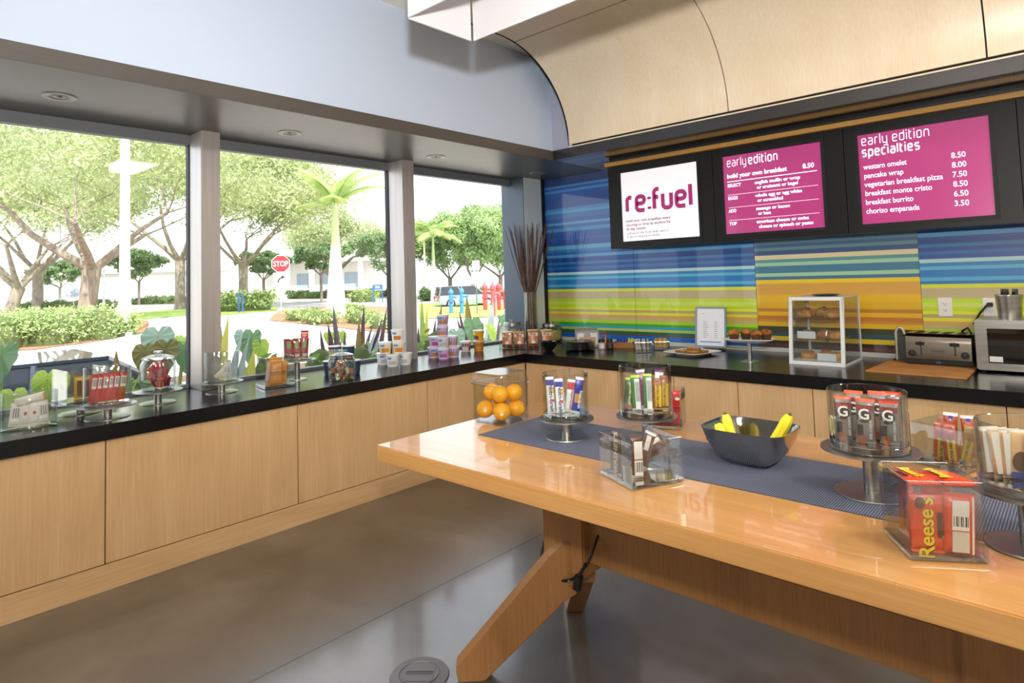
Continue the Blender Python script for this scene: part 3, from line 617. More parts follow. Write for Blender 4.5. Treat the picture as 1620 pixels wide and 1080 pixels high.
# granola bars, green and brown
x,y,z,r,h=stand_jar(None,(1023,656),577,81,96,'round steel stand under the green granola bar jar','round glass jar of green and brown granola bars on steel stand',zp=zp1+.018)
fa=face(x,y);ax=axis(x,y)
G1=[('bar',-.1,.42,.05,.9)];G2=[('t','NATURE VALLEY',0,.5,.010,'#e8e0b0',2),('p',-.45,.45,.02,.2,'#8a4a1e')];Y1=[('p',-.22,.42,.12,.78,'#e2b820'),('t','NATURE VALLEY',.14,.46,.011,'#3c2a0a',1)]
for i,(s,k,ty_,c,d,l,g_) in enumerate([(-.052,-.012,.12,('#2f5a34','#9cc23c','#d8d8d4'),G2,'dark green granola bar with brown base, leftmost in the jar',.9),(-.026,-.032,.0,('#3f7a3c','#b4cc40','#d8d8d4'),G1,'green granola bar showing a white barcode panel, front of the jar',1.),(.006,-.030,.03,('#3d7c3a','#b4cc40','#d8d8d4'),G1,'green granola bar with white barcode strip, middle of the jar',1.04),(.032,-.024,.05,('#9a5a24','#8a4a1c','#c8a070'),Y1,'brown granola bar with yellow label, right of the jar',.9),(.052,-.010,.06,('#9a5a24','#8a4a1c','#c8a070'),Y1,'brown granola bar with yellow label, rightmost in the jar',.96),(.0,.02,-.1,('#8d3a6a','#d8d0d8','#d8d8d4'),(),'purple granola bar poking out at the back of the jar',1.1),(.03,.03,.15,('#e4e2de','#7a3a7a','#d8d8d4'),(),'white granola bar with purple end at the back of the jar',1.08)]):
    snack('granola_bar',l,'bar','granola bars in the round jar',h*.70*g_,.032,.014,c,x+ax[0]*s*r/.075+math.cos(fa+math.pi/2)*k,y+ax[1]*s*r/.075+math.sin(fa+math.pi/2)*k,z+.001,fa,-.03,ty_-.03,20+i,d)
# energy bars
x,y,z,r,h=stand_jar((1380,780),(1383,709),616,113,140,'round steel stand under the grey energy bars','round glass jar of grey energy bars on tall steel stand',wb=108)
zp3=z-.02;fa=face(x,y);ax=axis(x,y)
E1=[('p',-.46,.46,.74,.86,'#8e2d28'),('e',-.05,.62,.016,.017,'#3a2418'),('t','G',-.05,.55,.036,'#f6f4f2',0),('t','ENERGY BAR',.22,.32,.008,'#d8d4d0',2),('t','SERIES',-.3,.58,.005,'#d8d4d0',2),('p',-.40,-.1,.18,.42,'#241a18'),('e',-.15,.09,.011,.011,'#8a4a20')]
for i,(s,k,l,sc) in enumerate([(-.052,-.020,'grey energy bar with white G mark, left of the three in front',1.),(-.006,-.040,'grey energy bar with white G mark, centre of the three in front',1.),(.042,-.028,'grey energy bar with white G mark, right of the three in front',.96),(-.03,.016,'grey energy bar with orange top in the rear of the jar, left',1.08),(.02,.012,'grey energy bar with orange top in the rear of the jar, middle',1.1),(.05,.03,'grey energy bar with orange top in the rear of the jar, right',1.08)]):
    snack('energy_bar',l,'bar','energy bars in the round jar',h*.74*sc,.043,.016,('#7d7875','#e8532a','#8a8582'),x+ax[0]*s*r/.085+math.cos(fa+math.pi/2)*k,y+ax[1]*s*r/.085+math.sin(fa+math.pi/2)*k,z+.001,fa+(.25 if s<-.04 else -.12),-.05,.02,40+i,E1)
# jar at the right edge
x,y,z,r,h=stand_jar(None,(1625,775),667,126,150,'round steel stand at the right picture edge','round glass jar of tan cookie packets at right picture edge',zp=zp3,wb=120)
fa=face(x,y);ax=axis(x,y)
for i,(s,k,l,ty_) in enumerate([(-.055,-.012,'tan cookie packet with printed white side, leftmost in edge jar',-.02),(-.034,-.026,'tan cookie packet with printed white side, second in edge jar',-.08),(-.012,-.040,'cookie packet with brown cookie picture in edge jar',.1),(.02,-.03,'tan cookie packet cut by the picture edge',.05),(-.02,.02,'white cookie packet at the rear of the edge jar',.0)]):
    snack('cookie_packet',l,'packet','cookie packets in the edge jar',h*.72,.040,.014,('#d9b184','#e8e0d4','#d9c0a0'),x+ax[0]*s,y+ax[1]*s,z+.001,fa+.6,-.05,ty_,60+i,[('p',-.42,.0,.08,.92,'#e6e2da')] if i!=2 else [('e',0,.35,.017,.02,'#5a3a1c'),('p',-.46,.46,.02,.14,'#2c3c94')])
def cube(label,L_,F_,R_,h,cat='container',side=None):
    L_,F_,R_=[Vector((p[0],p[1],0)) for p in (L_,F_,R_)];c=(L_+R_)/2;s=((L_-F_).length+(R_-F_).length)/2
    d=(F_-L_).normalized()+Matrix.Rotation(R(-90),3,'Z')@(R_-F_).normalized();rz=math.atan2(d.y,d.x)
    s=side or s;jar('glass_cube',label,cat,c.x,c.y,TH,s/2,h,rz,sq=True,group=GT,base=.012,t=.005);return c.x,c.y,rz,s
# chocolate bars in cube
hF=at(1003,780,z=TH);hh=zat(hF[0],hF[1],1003,705)-TH
cx,cy_,rz,s=cube('square glass cube of brown chocolate bars on the table edge',at(957,749,z=TH),hF,at(1075,763,z=TH),hh)
M2=Matrix.Rotation(rz,2)
def loc2(u,v): w_=M2@Vector((u,v));return cx+w_.x,cy_+w_.y
CH=('#4a2c22','#5b382c','#c8c0b8')
HB=[('p',-.36,.36,.06,.94,'#2e1a14'),('t',"HERSHEY'S",.26,.5,.026,'#c9bfb4',1)]
p=loc2(-s*.14,-s/2+.016);snack('chocolate_bar',"brown chocolate bar with large pale lettering against the cube's left side",'bar','chocolate bars in the glass cube',hh*.94,.060,.009,CH,p[0],p[1],TH+.014,rz,-.05,0,81,HB)
for i,(u,v,ty_,tx_,l,d,c) in enumerate([(.030,-.030,.02,-.05,'upright chocolate bar showing a white ingredients panel',[('bar',-.3,.42,.05,.42),('p',-.3,.42,.45,.88,'#d8d2cc')],CH),(.030,.025,.95,0,'chocolate bar leaning low across the cube',[('p',-.46,-.1,.05,.95,'#d8d2cc')],CH),(.0,.04,1.05,0,'chocolate bar lying lowest across the cube',[('p',-.46,-.1,.05,.95,'#cfc8c2')],CH),(-.04,.03,.3,0,'chocolate bar tilted in the rear left of the cube',[('p',-.2,.2,.5,.9,'#cfc8c2')],('#5b4038','#cfc8c2','#c8c0b8'))]):
    p=loc2(u-(.085 if 1<=i<3 else 0),v);snack('chocolate_bar',l,'bar','chocolate bars in the glass cube',hh*(.9 if i in(0,3) else .8),.034,.010,c,p[0],p[1],TH+.014+(.012 if i==1 else 0)+(.016 if 1<=i<3 else 0),rz+(R(80) if i==0 else R(35)),tx_,ty_,82+i,d)
# red wafer packets behind
kR=at(1076,677,z=TH);kh=zat(kR[0],kR[1],1076,617)-TH
jar('glass_cube','square glass cube of red wafer packets behind the green bars','container',kR[0]-.055,kR[1]+.01,TH,.06,kh,R(20),sq=True,group=GT,base=.012,t=.005)
for i in range(3): snack('wafer_packet','red wafer packet in the cube behind the granola jar, %s'%['left','middle','right'][i],'packet','red wafer packets in the rear cube',kh*.85,.034,.012,('#c8121c','#d8202a','#c8121c'),kR[0]-.09+.033*i,kR[1]+.0+.008*i,TH+.014,face(kR[0],kR[1])+.3,-.03,.05*i,100+i,[('p',-.3,.3,.35,.5,'#8e0c12'),('e',0,.75,.009,.006,'#f0ece8')])
# acrylic cube of granola bars
gF=np.array([3.064,-1.675,TH]);gh=zat(gF[0],gF[1],1522,682)-TH
cx,cy_,rz,s=cube('clear acrylic cube of red and gold granola bars behind the orange candy',at(1440,665.5,z=TH+gh),at(1522,682,z=TH+gh),at(1565.5,670,z=TH+gh),gh)
M2=Matrix.Rotation(rz,2);fa=face(cx,cy_)
for i,(u,v,ty_,c,l) in enumerate([(-.045,.02,.25,('#8a5a30','#a83a28','#b89060'),'brown granola bar leaning left in the acrylic cube'),(-.015,-.03,.1,('#a8452c','#c89878','#c0a070'),'red and gold granola bar left of centre in the acrylic cube'),(.02,-.035,-.05,('#96382c','#b86048','#c0a070'),'dark red granola bar upright in the centre of the acrylic cube'),(.05,.0,.35,('#a8783c','#c89060','#c0a070'),'gold granola bar leaning right in the acrylic cube'),(-.02,.035,.05,('#a8452c','#f0ece8','#c0a070'),'white topped granola bar at the back left of the acrylic cube'),(.035,.04,-.05,('#a8452c','#f0ece8','#c0a070'),'white topped granola bar at the back right of the acrylic cube')]):
    p=loc2(u*s/.15,v*s/.15);snack('granola_bar',l,'bar','granola bars in the acrylic cube',gh*(.9 if i<4 else 1.05),.036,.015,c,p[0],p[1],TH+.014,fa,-.04,ty_*.7,120+i,[('p',-.2,.35,.08,.6,'#c9a92c'),('t','NATURE VALLEY',.14,.34,.0095,'#2a2410',1)] if i<4 else [('e',0,.9,.006,.005,'#3458b8')])
# peanut butter cups
rL,rF,rR=at(1400,842,z=TH),at(1444,889,z=TH),at(1563,894,z=TH);rh=zat(rF[0],rF[1],1448,763)-TH
cx,cy_,rz,s=cube('square glass cube overfilled with orange candy packs, nearest the camera',rL,rF,rR,rh)
M2=Matrix.Rotation(rz,2)
OR_=('#e8431c','#e03a16','#d83a18')
RS=[('t',"Reese's",.15,.44,.040,'#1c1008',1),('t',"Reese's",.13,.445,.039,'#f4d41c',1),('p',.26,.40,.28,.72,'#2c180c'),('e',-.26,.86,.010,.012,'#6a3418')]
RB=[('bar',-.30,.22,.40,.66),('p',-.30,.22,.66,.9,'#f0eeea'),('p',-.30,.22,.04,.38,'#d8d4cc'),('p',.30,.36,.02,.98,'#f0eeea')]
# the cube's right-hand face (F->R) looks along local +x after rotation; packs stand against it
fdir=math.atan2(rR[1]-rF[1],rR[0]-rF[0])
d2=Vector((math.cos(fdir),math.sin(fdir)));nn=Vector((d2.y,-d2.x));cc=Vector((cx,cy_))
def rp_(u,v): q_=cc+d2*u+nn*v;return q_.x,q_.y
gz='orange candy packs in the near cube'
p=rp_(-.032,s/2-.017);snack('candy_pack','orange candy pack with yellow script facing front, standing left','packet',gz,rh*.72,.060,.016,OR_,p[0],p[1],TH+.013,fdir,-.02,.04,141,RS)
p=rp_(.030,s/2-.017);snack('candy_pack','orange candy pack with white barcode panel, standing right','packet',gz,rh*.74,.058,.018,OR_,p[0],p[1],TH+.013,fdir,-.02,.07,142,RB)
p=rp_(-.045,0.0);snack('candy_pack','orange candy pack against the left wall of the cube','packet',gz,rh*.76,.060,.018,OR_,p[0],p[1],TH+.013,fdir-R(90),-.02,0,143,[('p',.1,.22,.3,.75,'#5a2410')])
p=rp_(.02,-.02);snack('candy_pack','orange candy pack hidden in the cube core','packet',gz,rh*.74,.060,.02,OR_,p[0],p[1],TH+.013,fdir,0,0,144)
def lying(u,v,z,label,flip,seed,L=.118):
    o=obj('candy_pack',packet(L,.058,.017,seed),[foil(c) for c in OR_],smooth=50);tag(o,label,'packet',gz)
    q_=rp_(u,v);ang=fdir+R(90)
    o.matrix_world=Matrix.Translation((q_[0],q_[1],z))@Matrix.Rotation(ang,4,'Z')@Matrix.Rotation(R(6),4,'Y')@Matrix.Rotation(R(90),4,'Z')@Matrix.Rotation(R(-90),4,'X')@Matrix.Translation((0,0,-L/2))
    for d in RS[:3]:
        yb=-.017/2-.0006
        if d[0]=='p': obj('printed_patch',B().b2((d[1]*.058,yb,d[3]*L),(d[2]*.058,yb+.0008,d[4]*L)),foil(d[5],.45),o)
        else: text(d[1],.030,foil(d[5],.45),o,frame((d[2]*.058,yb-.0007 if d[5]!='#1c1008' else yb-.0003,d[3]*L),(0,0,1 if not flip else -1),(-1 if not flip else 1,0,0)),align='CENTER',bold=.001)
    return o
zt=TH+.013+rh*.76
lying(-.033,.004,zt+.012,'orange candy pack lying on top of the cube, left',False,145)
lying(.033,.008,zt+.012,'orange candy pack lying on top of the cube, right',True,146)
# steel bowl and bananas
bx,by,_=at(1181,733,z=TH+.002);zr=zat(bx,by,1186,676)
cor=[at(*q_,z=zr) for q_ in ((1100,675),(1147,655),(1273,672),(1233,696))]
bc=sum(cor)/4;e1=((cor[3]-cor[0])+(cor[2]-cor[1]))/2;e2=((cor[1]-cor[0])+(cor[2]-cor[3]))/2
bw,bd=np.linalg.norm(e1[:2])/2,np.linalg.norm(e2[:2])/2;brz=math.atan2(e1[1],e1[0]);hb=zr-TH-.002
bo=thing('fruit_bowl','square rounded polished steel bowl holding bananas','bowl',(bc[0],bc[1],TH+.002),brz)
pf=[(.44,0),(.60,.012),(.76,.034),(.89,.062),(.965,.09),(1,1*hb)]
pf=[(a,min(b*hb/.10,hb)) for a,b in pf[:-1]]+[(1.0,hb)]
outer=[(a*bw,b) for a,b in pf];inner=[(a*bw-.0025,b+.002 if b<hb*.98 else hb) for a,b in pf[::-1]]
BST=noisy('bowl_steel',[(.3,'#a5a39e'),(.7,'#b8b5b0')],2,.12,metal=1)
q=rloft(outer+inner,5,64,True,True);q.v=[(a,b*bd/bw,c) for a,b,c in q.v]
obj('bowl_shell',q,BST,bo,smooth=45)
BAN=noisy('banana_peel',[(.35,'#e8d820'),(.7,'#f2e444')],14,.45);BANT=M('banana_tip','#4a4a18',.7)
def banana(label,pts,r):
    b=thing('banana',label,'banana',pts[0],0,'bananas in the steel bowl');P=[Vector(p_)-Vector(pts[0]) for p_ in pts];cs=[]
    for i in range(len(P)-1):
        for k in range(5):
            t=k/5;p0,p1,p2,p3=[P[max(0,min(len(P)-1,i+j))] for j in (-1,0,1,2)];cs.append(.5*((2*p1)+(p2-p0)*t+(2*p0-5*p1+4*p2-p3)*t*t+(3*p1-p0-3*p2+p3)*t**3))
    cs.append(P[-1]);n=len(cs)
    rr=[r*min(1,.35+1.1*math.sin(math.pi*min(1,max(0,(i+.6)/n)))**.6) for i in range(n)]
    obj('peel',B().tube(cs,rr,7),BAN,b,smooth=30)
    e=cs[-1];d=(cs[-1]-cs[-3]).normalized();obj('tip',B().tube([e-d*.002,e+d*.006],[r*.4,r*.22],7),BANT,b)
def bl(u,v,z): 
    c_,s_=math.cos(brz),math.sin(brz);return (bc[0]+u*c_-v*s_,bc[1]+u*s_+v*c_,TH+.002+z)
banana('banana rising above the right rim of the steel bowl',[bl(-.0,.03,.028),bl(.035,.03,.035),bl(.075,.02,hb*.8),bl(.108,.03,hb*1.38)],.0165)
banana('banana standing against the left inside of the steel bowl',[bl(.01,-.004,.030),bl(-.025,.0,.034),bl(-.060,.0,hb*.65),bl(-.078,.004,hb*1.22)],.0165)
banana('banana tip showing at the far left of the steel bowl',[bl(.0,-.040,.038),bl(-.035,-.040,.040),bl(-.064,-.042,hb*.66),bl(-.083,-.040,hb*1.03)],.0155)
# ------------------------------------------------------------------ window sill displays
GS='snack containers on the window sill'
def sill(px,py): p=at(px,py,z=H);return float(p[0]),float(p[1])
def sillstand(label,base,plate,wb,wp):
    x,y=sill(*base);zp=zat(x,y,*plate);stand(label,x,y,H,zp,wide(x,y,wp)/2,wide(x,y,wb)/2,.019,'steel snack stands on the window sill');return x,y,zp
# oval glass of white packets
x,y=sill(46,677);h=zat(x,y,46,619)-H;r=wide(x,y,73)/2;fa=face(x,y);ax=axis(x,y)
jar('oval_glass','oval clear glass of white packets, leftmost on the sill','container',x,y,H,r,h,fa,.5,group=GS,base=.014)
for i in range(4): snack('tea_packet','white packet with small red mark in the leftmost glass, %s'%['first','second','third','fourth'][i],'packet','white packets in the leftmost glass',h*.62,.042,.01,('#e9e2da','#ddd5cb','#e2dad0'),x+ax[0]*(-.055+.036*i),y+ax[1]*(-.055+.036*i),H+.016,fa+.1*(i%2),-.06,.1-.05*i,200+i,[('e',.05,.5,.006,.008,'#a23a24')] if i in(1,2) else [('bar',-.35,.35,.2,.85)])
snack('tea_packet','white packet lying across the top of the leftmost glass','packet','white packets in the leftmost glass',.11,.04,.012,('#e9e2da','#d69a50','#e2dad0'),x-ax[0]*.05,y-ax[1]*.05,H+h*.72,fa,0,R(78),209)
# rear stand, square glass
x,y,z=sillstand('steel stand at the rear left, under the square glass of yellow packets',(127,653),(124,635),58,76)
r=wide(x,y,72)/2;h=zat(x,y,124,582)-z;fa=face(x,y);ax=axis(x,y)
jar('square_glass','square clear glass of yellow packets behind the red packets','container',x,y,z,r*.8,h,fa+R(20),sq=True,group=GS,base=.014)
for i in range(3): snack('peanut_packet','yellow packet in the rear square glass, %s'%['left','middle','right'][i],'packet','yellow packets in the rear square glass',h*.66,.045,.012,('#d9b030','#c89a20','#d9b030'),x+ax[0]*(-.005+.03*i),y+ax[1]*(-.005+.03*i),z+.016,fa,-.03,0,210+i,[('p',-.2,.25,.1,.8,'#5a3a14')])
# front stand, red packets
x,y,z=sillstand('steel stand at the front left, under the red packets',(170,660),(170,640),62,80)
r=wide(x,y,65)/2;h=zat(x,y,170,579)-z;fa=face(x,y);ax=axis(x,y)
jar('oval_glass','oval clear glass of red packets on a low stand','container',x,y,z,r,h,fa,.6,group=GS,base=.014)
for i in range(6): snack('red_packet','red packet with white barcode in the oval glass, number %s from the left'%['one','two','three','four','five','six'][i],'packet','red packets in the left oval glass',h*.72,.036,.012,('#c01c22' if i<5 else '#a85a18','#c01c22','#c01c22'),x+ax[0]*(-.062+.023*i),y+ax[1]*(-.062+.023*i),z+.018,fa+.3,-.04,.12+.02*(i%2),220+i,[('bar',-.32,.32,.48,.86)])
# lidded jar of red candies
def lidjar(label,x,y,z,r,h,group=GS):
    global HOLD;HOLD=(x,y,r*.82,r*.82,0,False)
    o=thing('lidded_jar',label,'jar',(x,y,z),face(x,y),group)
    obj('glass_wall',B().lathe([(r*.9,.012),(r,.03),(r,h*.68),(r*.86,h*.78),(r*.84,h*.80),(r*.80,h*.80),(r*.82,h*.78),(r-.006,h*.67),(r-.006,.03),(r*.86,.014)],40,caps=False),JG,o,smooth=50)
    obj('glass_base',B().lathe([(r*.84,0),(r*.9,.003),(r*.9,.012)],40),SG,o,smooth=40)
    l=obj('lid',B().lathe([(r*.90,h*.80),(r*.92,h*.82),(r*.90,h*.84),(r*.5,h*.90),(r*.16,h*.92)],40,caps=True),JG,o,smooth=40)
    obj('knob',B().lathe([(r*.14,h*.92),(r*.14,h*.945),(r*.26,h*.965),(r*.24,h),(0,h)],24,caps=False),JG,l,smooth=50)
    return o
x,y,z=sillstand('steel stand under the lidded jar of red sweets',(250,637),(250,617),52,70)
r=wide(x,y,50)/2;h=zat(x,y,250,555)-z;fa=face(x,y)
lidjar('lidded glass jar of red wrapped sweets beside the first window post',x,y,z,r,h)
q=B();q.tube([(r*1.02*math.cos(t),0,h*.76+h*.34*math.sin(t)) for t in np.linspace(.1,math.pi*.9,14)],.0035,6)
rd=random.Random(3)
for i in range(11):
    a=rd.uniform(0,6.28);rr=r*.55*math.sqrt(rd.random());lv=i//4
    o=obj('wrapped_sweet',packet(.058,.036,.02,300+i),[foil(['#b81c30','#a0183c','#c24a24','#8a1c40'][i%4])]*3,loc=(x+rr*math.cos(a),y+rr*math.sin(a),z+.018+lv*h*.2),rot=(rd.uniform(-.6,.6),rd.uniform(-.8,.8),fa+rd.uniform(-.8,.8)),smooth=50)
    settle(o);tag(o,'red foil wrapped sweet piled in the lidded jar on a stand','sweet','red sweets in the lidded jar')
# oval glass with gum packs
x,y,z=sillstand('steel stand right of the first window post, under the gum glass',(351,620),(352,603),47,63)
r=wide(x,y,50)/2;h=zat(x,y,352,556)-z;fa=face(x,y);ax=axis(x,y)
jar('oval_glass','oval clear glass with a few gum packs by window post','container',x,y,z,r,h,fa,.6,group=GS,base=.012)
for i,(s,ty_,c,l) in enumerate([(-.035,.8,'#d8d4c8','gum pack lying slanted at left of the gum glass'),(-.01,.45,'#d9cfa8','gum pack leaning in the middle of the gum glass'),(.018,.1,'#cfd0d4','white gum pack upright in the gum glass'),(.042,-.05,'#c8ccd0','white gum pack with green end in the gum glass')]):
    snack('gum_pack',l,'packet','gum packs in the oval glass',h*.6,.024,.012,(c,c if i<3 else '#5aa83c',c),x+ax[0]*s,y+ax[1]*s,z+.016+(.01 if i==0 else 0),fa,-.03,ty_,320+i,[('t','Extra',0,.5,.014,'#3a3a4a',1)] if i>1 else ())
# cube with orange bags
x,y=sill(436,611);h=zat(x,y,436,563)-H;s=wide(x,y,47);fa=face(x,y);ax=axis(x,y)
jar('glass_cube','square glass of crumpled orange candy bags in the middle of the sill','container',x,y,H,s/2,h,fa+R(18),sq=True,group=GS,base=.018)
for i,(u,v,l) in enumerate([(.005,-.03,'orange candy bag in front of the sill cube'),(.03,.01,'orange candy bag at right of the sill cube'),(-.01,.03,'orange candy bag at the back of the sill cube'),(-.05,.0,'pale candy bag at the left of the sill cube')]):
    snack('candy_bag',l,'bag','candy bags in the sill cube',h*(.72+.12*(i==2)),.075 if i<3 else .03,.025,('#d98a1c' if i<3 else '#c9a8a0','#d98a1c','#d98a1c'),x+ax[0]*u-ax[1]*v,y+ax[1]*u+ax[0]*v,H+.02,fa+(-.5 if i==1 else .1),-.06,.05*i,330+i,[('t','Butterfinger',0,.48,.016,'#3c2a14',0),('p',-.4,.4,.40,.44,'#8a4a10')] if i<3 else ())
# red licorice stand
x,y,z=sillstand('taller steel stand under the red bags by the second window',(470,600),(467,569),32,58)
r=wide(x,y,46)/2;h=zat(x,y,467,534)-z;fa=face(x,y);ax=axis(x,y)
jar('oval_glass','oval clear glass of red bags on the taller stand','container',x,y,z,r,h,fa,.6,group=GS,base=.012)
for i in range(3): snack('red_bag','dark red bag with green tag on the taller stand, %s'%['left','middle','right'][i],'bag','red bags on the taller stand',h*.86,.06,.018,('#9c1620','#a81c24','#9c1620'),x+ax[0]*(-.05+.045*i),y+ax[1]*(-.05+.045*i),z+.014,fa,-.03,.03*i,340+i,[('p',-.15,.25,.5,.88,'#8fae5c'),('bar',-.1,.35,.06,.2)])
snack('red_bag','bright red speckled candy bag sticking out above the taller stand','bag','red bags on the taller stand',h*1.2,.05,.016,('#b81420','#b81420','#b81420'),x+ax[0]*.045-ax[1]*.02,y+ax[1]*.045+ax[0]*.02,z+.014,fa,-.02,.04,345,[('p',-.3,.3,.8,.84,'#e0a030'),('t','Skittles',0,.88,.016,'#f0e8e0',0)])
# candy jar with lid
x,y=sill(541,601);r=wide(x,y,41)/2;h=zat(x,y,541,553)-H
lidjar('lidded glass jar of assorted small sweets in front of navy cups',x,y,H,r,h)
for i in range(16):
    a=rd.uniform(0,6.28);rr=r*.5*math.sqrt(rd.random());lv=i//6
    o=obj('wrapped_sweet',packet(.042,.026,.016,400+i),[foil(['#a8202c','#b07848','#5c7a3c','#7a3a5c','#c09a60','#8a3020'][i%6])]*3,loc=(x+rr*math.cos(a),y+rr*math.sin(a),H+.016+lv*h*.16),rot=(rd.uniform(-.9,.9),rd.uniform(-.9,.9),rd.uniform(0,6)),smooth=50)
    settle(o);tag(o,'small colourful wrapped sweet in the sill candy jar','sweet','assorted sweets in the lidded sill jar')
# ------------------------------------------------------------------ cereal cups
def cup(label,group,x,y,z,r,h,body,band,pic,turn=0,lid='#e6e4e2'):
    o=thing('cereal_cup',label,'cup',(x,y,z),face(x,y)+turn,group)
    obj('cup_body',B().lathe([(r*.74,0),(r*.76,.004),(r*.94,h*.90),(r*.95,h*.93)],28),M('cup_'+body[1:],body,.4),o,smooth=50)
    obj('lid',B().lathe([(r,h*.92),(r*1.0,h*.965),(r*.96,h*.985),(0,h*.985)],28,caps=False).lathe([(r*.9,h*.92),(r,h*.92)],28,caps=False),M('lid_'+lid[1:],lid,.4),o,smooth=40)
    def sect(a0,a1,z0,z1,k,c,nm):
        q=B();n=10;vs=[]
        for zz in (z0,z1):
            rr=r*(.76+(.94-.76)*zz/.9)+k
            for i in range(n+1): a=-math.pi/2+a0+(a1-a0)*i/n;vs.append((rr*math.cos(a),rr*math.sin(a),zz*h))
        q.add(vs,[(i,i+1,n+2+i,n+1+i) for i in range(n)]);obj(nm,q,M('print_'+c[1:],c,.45),o,smooth=60)
    sect(-2.2,2.2,.12,.80,.0006,band,'label_band')
    sect(-.75,.55,.14,.48,.0012,pic,'label_picture');sect(-.9,-.2,.62,.78,.0012,'#4a90c0' if body!='#e8a020' else '#f0e8d0','label_mark')
    q=B()
    for i in range(6): pass
    return o
def pile(cups,base,spec,hpx,wpx):
    bx_,by_=sill(*base);D=dep(bx_,by_,H);h=hpx*D/F;r=wpx*D/F/2
    for (px,row_,dz,label,group,body,band,pic,turn,lid) in spec:
        pt=lat(px,base[1],D+dz*1.5);cup(label,group,float(pt[0]),float(pt[1]),H+row_*h,r,h*.995,body,band,pic,turn,lid)
g='navy cereal cups behind the candy jar';NV=('#26324e','#2c3a5a','#d8962c')
pile(None,(541,597),[(522,0,.10,'navy and yellow cereal cup, bottom left of its stack',g,*NV,.5,'#e6e4e2'),(561,0,.10,'navy and yellow cereal cup, bottom right of its stack',g,*NV,-.5,'#e6e4e2'),(530,1,.10,'navy and yellow cereal cup, upper left of its stack',g,'#26324e','#c9b890','#2c3a5a',.9,'#e6e4e2'),(552,1,.10,'navy and yellow cereal cup, upper right of its stack',g,*NV,0,'#e6e4e2')],23.5,22)
g='white cereal cups by the second window post';WH=('#e9e7e4','#e4c890','#c8803a');WB=('#e9e7e4','#dcdcdc','#b8b8b8')
pile(None,(621,579),[(606,0,.08,'white cereal cup, bottom left of the pyramid by the post',g,*WB,.4,'#f0efec'),(621.5,0,0,'white cereal cup with barcode, bottom middle of the pyramid by the post',g,*WB,0,'#f0efec'),(642,0,.05,'white cereal cup with barcode, bottom right of the pyramid by the post',g,*WB,-.3,'#f0efec'),(610,1,.03,'white and orange cereal cup, middle left of the pyramid by the post',g,*WH,.1,'#f0efec'),(632,1,.03,'white and orange cereal cup, middle right of the pyramid by the post',g,*WH,0,'#f0efec'),(630,2,.03,'white and orange cereal cup, top of the pyramid by the post',g,'#f0eeea','#f0ece4','#c8803a',0,'#f0efec')],19,21.8)
g='purple cereal cups on the sill';PU=('#d9cfe0','#a884b8','#b8783c');PW=('#d9cfe0','#c8a8c8','#b04890')
pile(None,(702,567),[(686,0,.06,'purple cereal cup, bottom left of the tall stack',g,*PU,.5,'#ece8ee'),(702,0,0,'purple cereal cup, bottom middle of the tall stack',g,'#d9cfe0','#b890c0','#a85898',0,'#ece8ee'),(718,0,.06,'purple cereal cup, bottom right of the tall stack',g,*PU,-.4,'#ece8ee'),(688,1,.06,'purple cereal cup, second tier left of the tall stack',g,*PW,.3,'#ece8ee'),(702,1,.0,'white sided cereal cup, second tier middle of the tall stack',g,'#d9cfe0','#c8c4c8','#b0b0b4',0,'#ece8ee'),(716,1,.06,'purple cereal cup, second tier right of the tall stack',g,*PU,-.5,'#ece8ee'),(701.5,2,.03,'purple cereal cup, third tier of the tall stack',g,*PU,-.2,'#ece8ee'),(702,3,.03,'purple cereal cup, top of the tall stack',g,*PU,.1,'#ece8ee')],17.2,20.5)
g='amber cereal cups on the sill'
pile(None,(750,556),[(737,0,.03,'red and white cereal cup beside the amber cups',g,'#e6e0d8','#8e3028','#d8d4cc',0,'#e4ded8'),(757.5,0,.03,'brown amber cereal cup under the yellow cup',g,'#d89030','#a85c20','#c88838',0,'#e4ded8'),(758,1,.03,'yellow cereal cup on top of the brown cup',g,'#e8a020','#e0a818','#7a3a5c',-.6,'#f0eee8')],16.6,18.5)
# ------------------------------------------------------------------ sill corner: bags in wire basket, canisters, twig vase
x,y=sill(833,550);fa=face(x,y);ax=axis(x,y);D=dep(x,y,H)
HOLD=None
bk=thing('wire_basket','low chrome wire basket holding the pretzel bags','basket',(x,y,H),fa)
CHR=M('chrome_wire','#c8c8c8',.15,1);bwid=wide(x,y,84)/2;bdp=.10
for k,zz in enumerate((.008,.045)): obj('wire_ring',B().tube([(-bwid,-bdp,zz),(bwid,-bdp,zz),(bwid,bdp,zz),(-bwid,bdp,zz)],.0025,6,closed=True),CHR,bk)
for i in range(9): obj('floor_wire',B().tube([(-bwid+bwid*2*i/8,-bdp,.045),(-bwid+bwid*2*i/8,-bdp,.006),(-bwid+bwid*2*i/8,bdp,.006),(-bwid+bwid*2*i/8,bdp,.045)],.0016,5),CHR,bk)
for i,px in enumerate((803,822,844,865)):
    hb_=zat(x,y,px,525 if i<2 else 522)-H
    snack('pretzel_bag','brown and cream snack bag in the wire basket, %s'%['leftmost','second from left','third from left','rightmost'][i],'bag','snack bags in the wire basket',hb_*.96,wide(x,y,18),.05,('#b06a3c','#d8c8a8','#b06a3c'),x+ax[0]*(px-833)/F*D,y+ax[1]*(px-833)/F*D,H+.012,fa+.1*(i-1.5),-.10,0,500+i,[('p',-.42,.42,.62,.80,'#d8b890'),('t','Pop',0,.66,.03,'#3a2418',0),('e',0,.25,.016,.016,'#e0d8c8')])
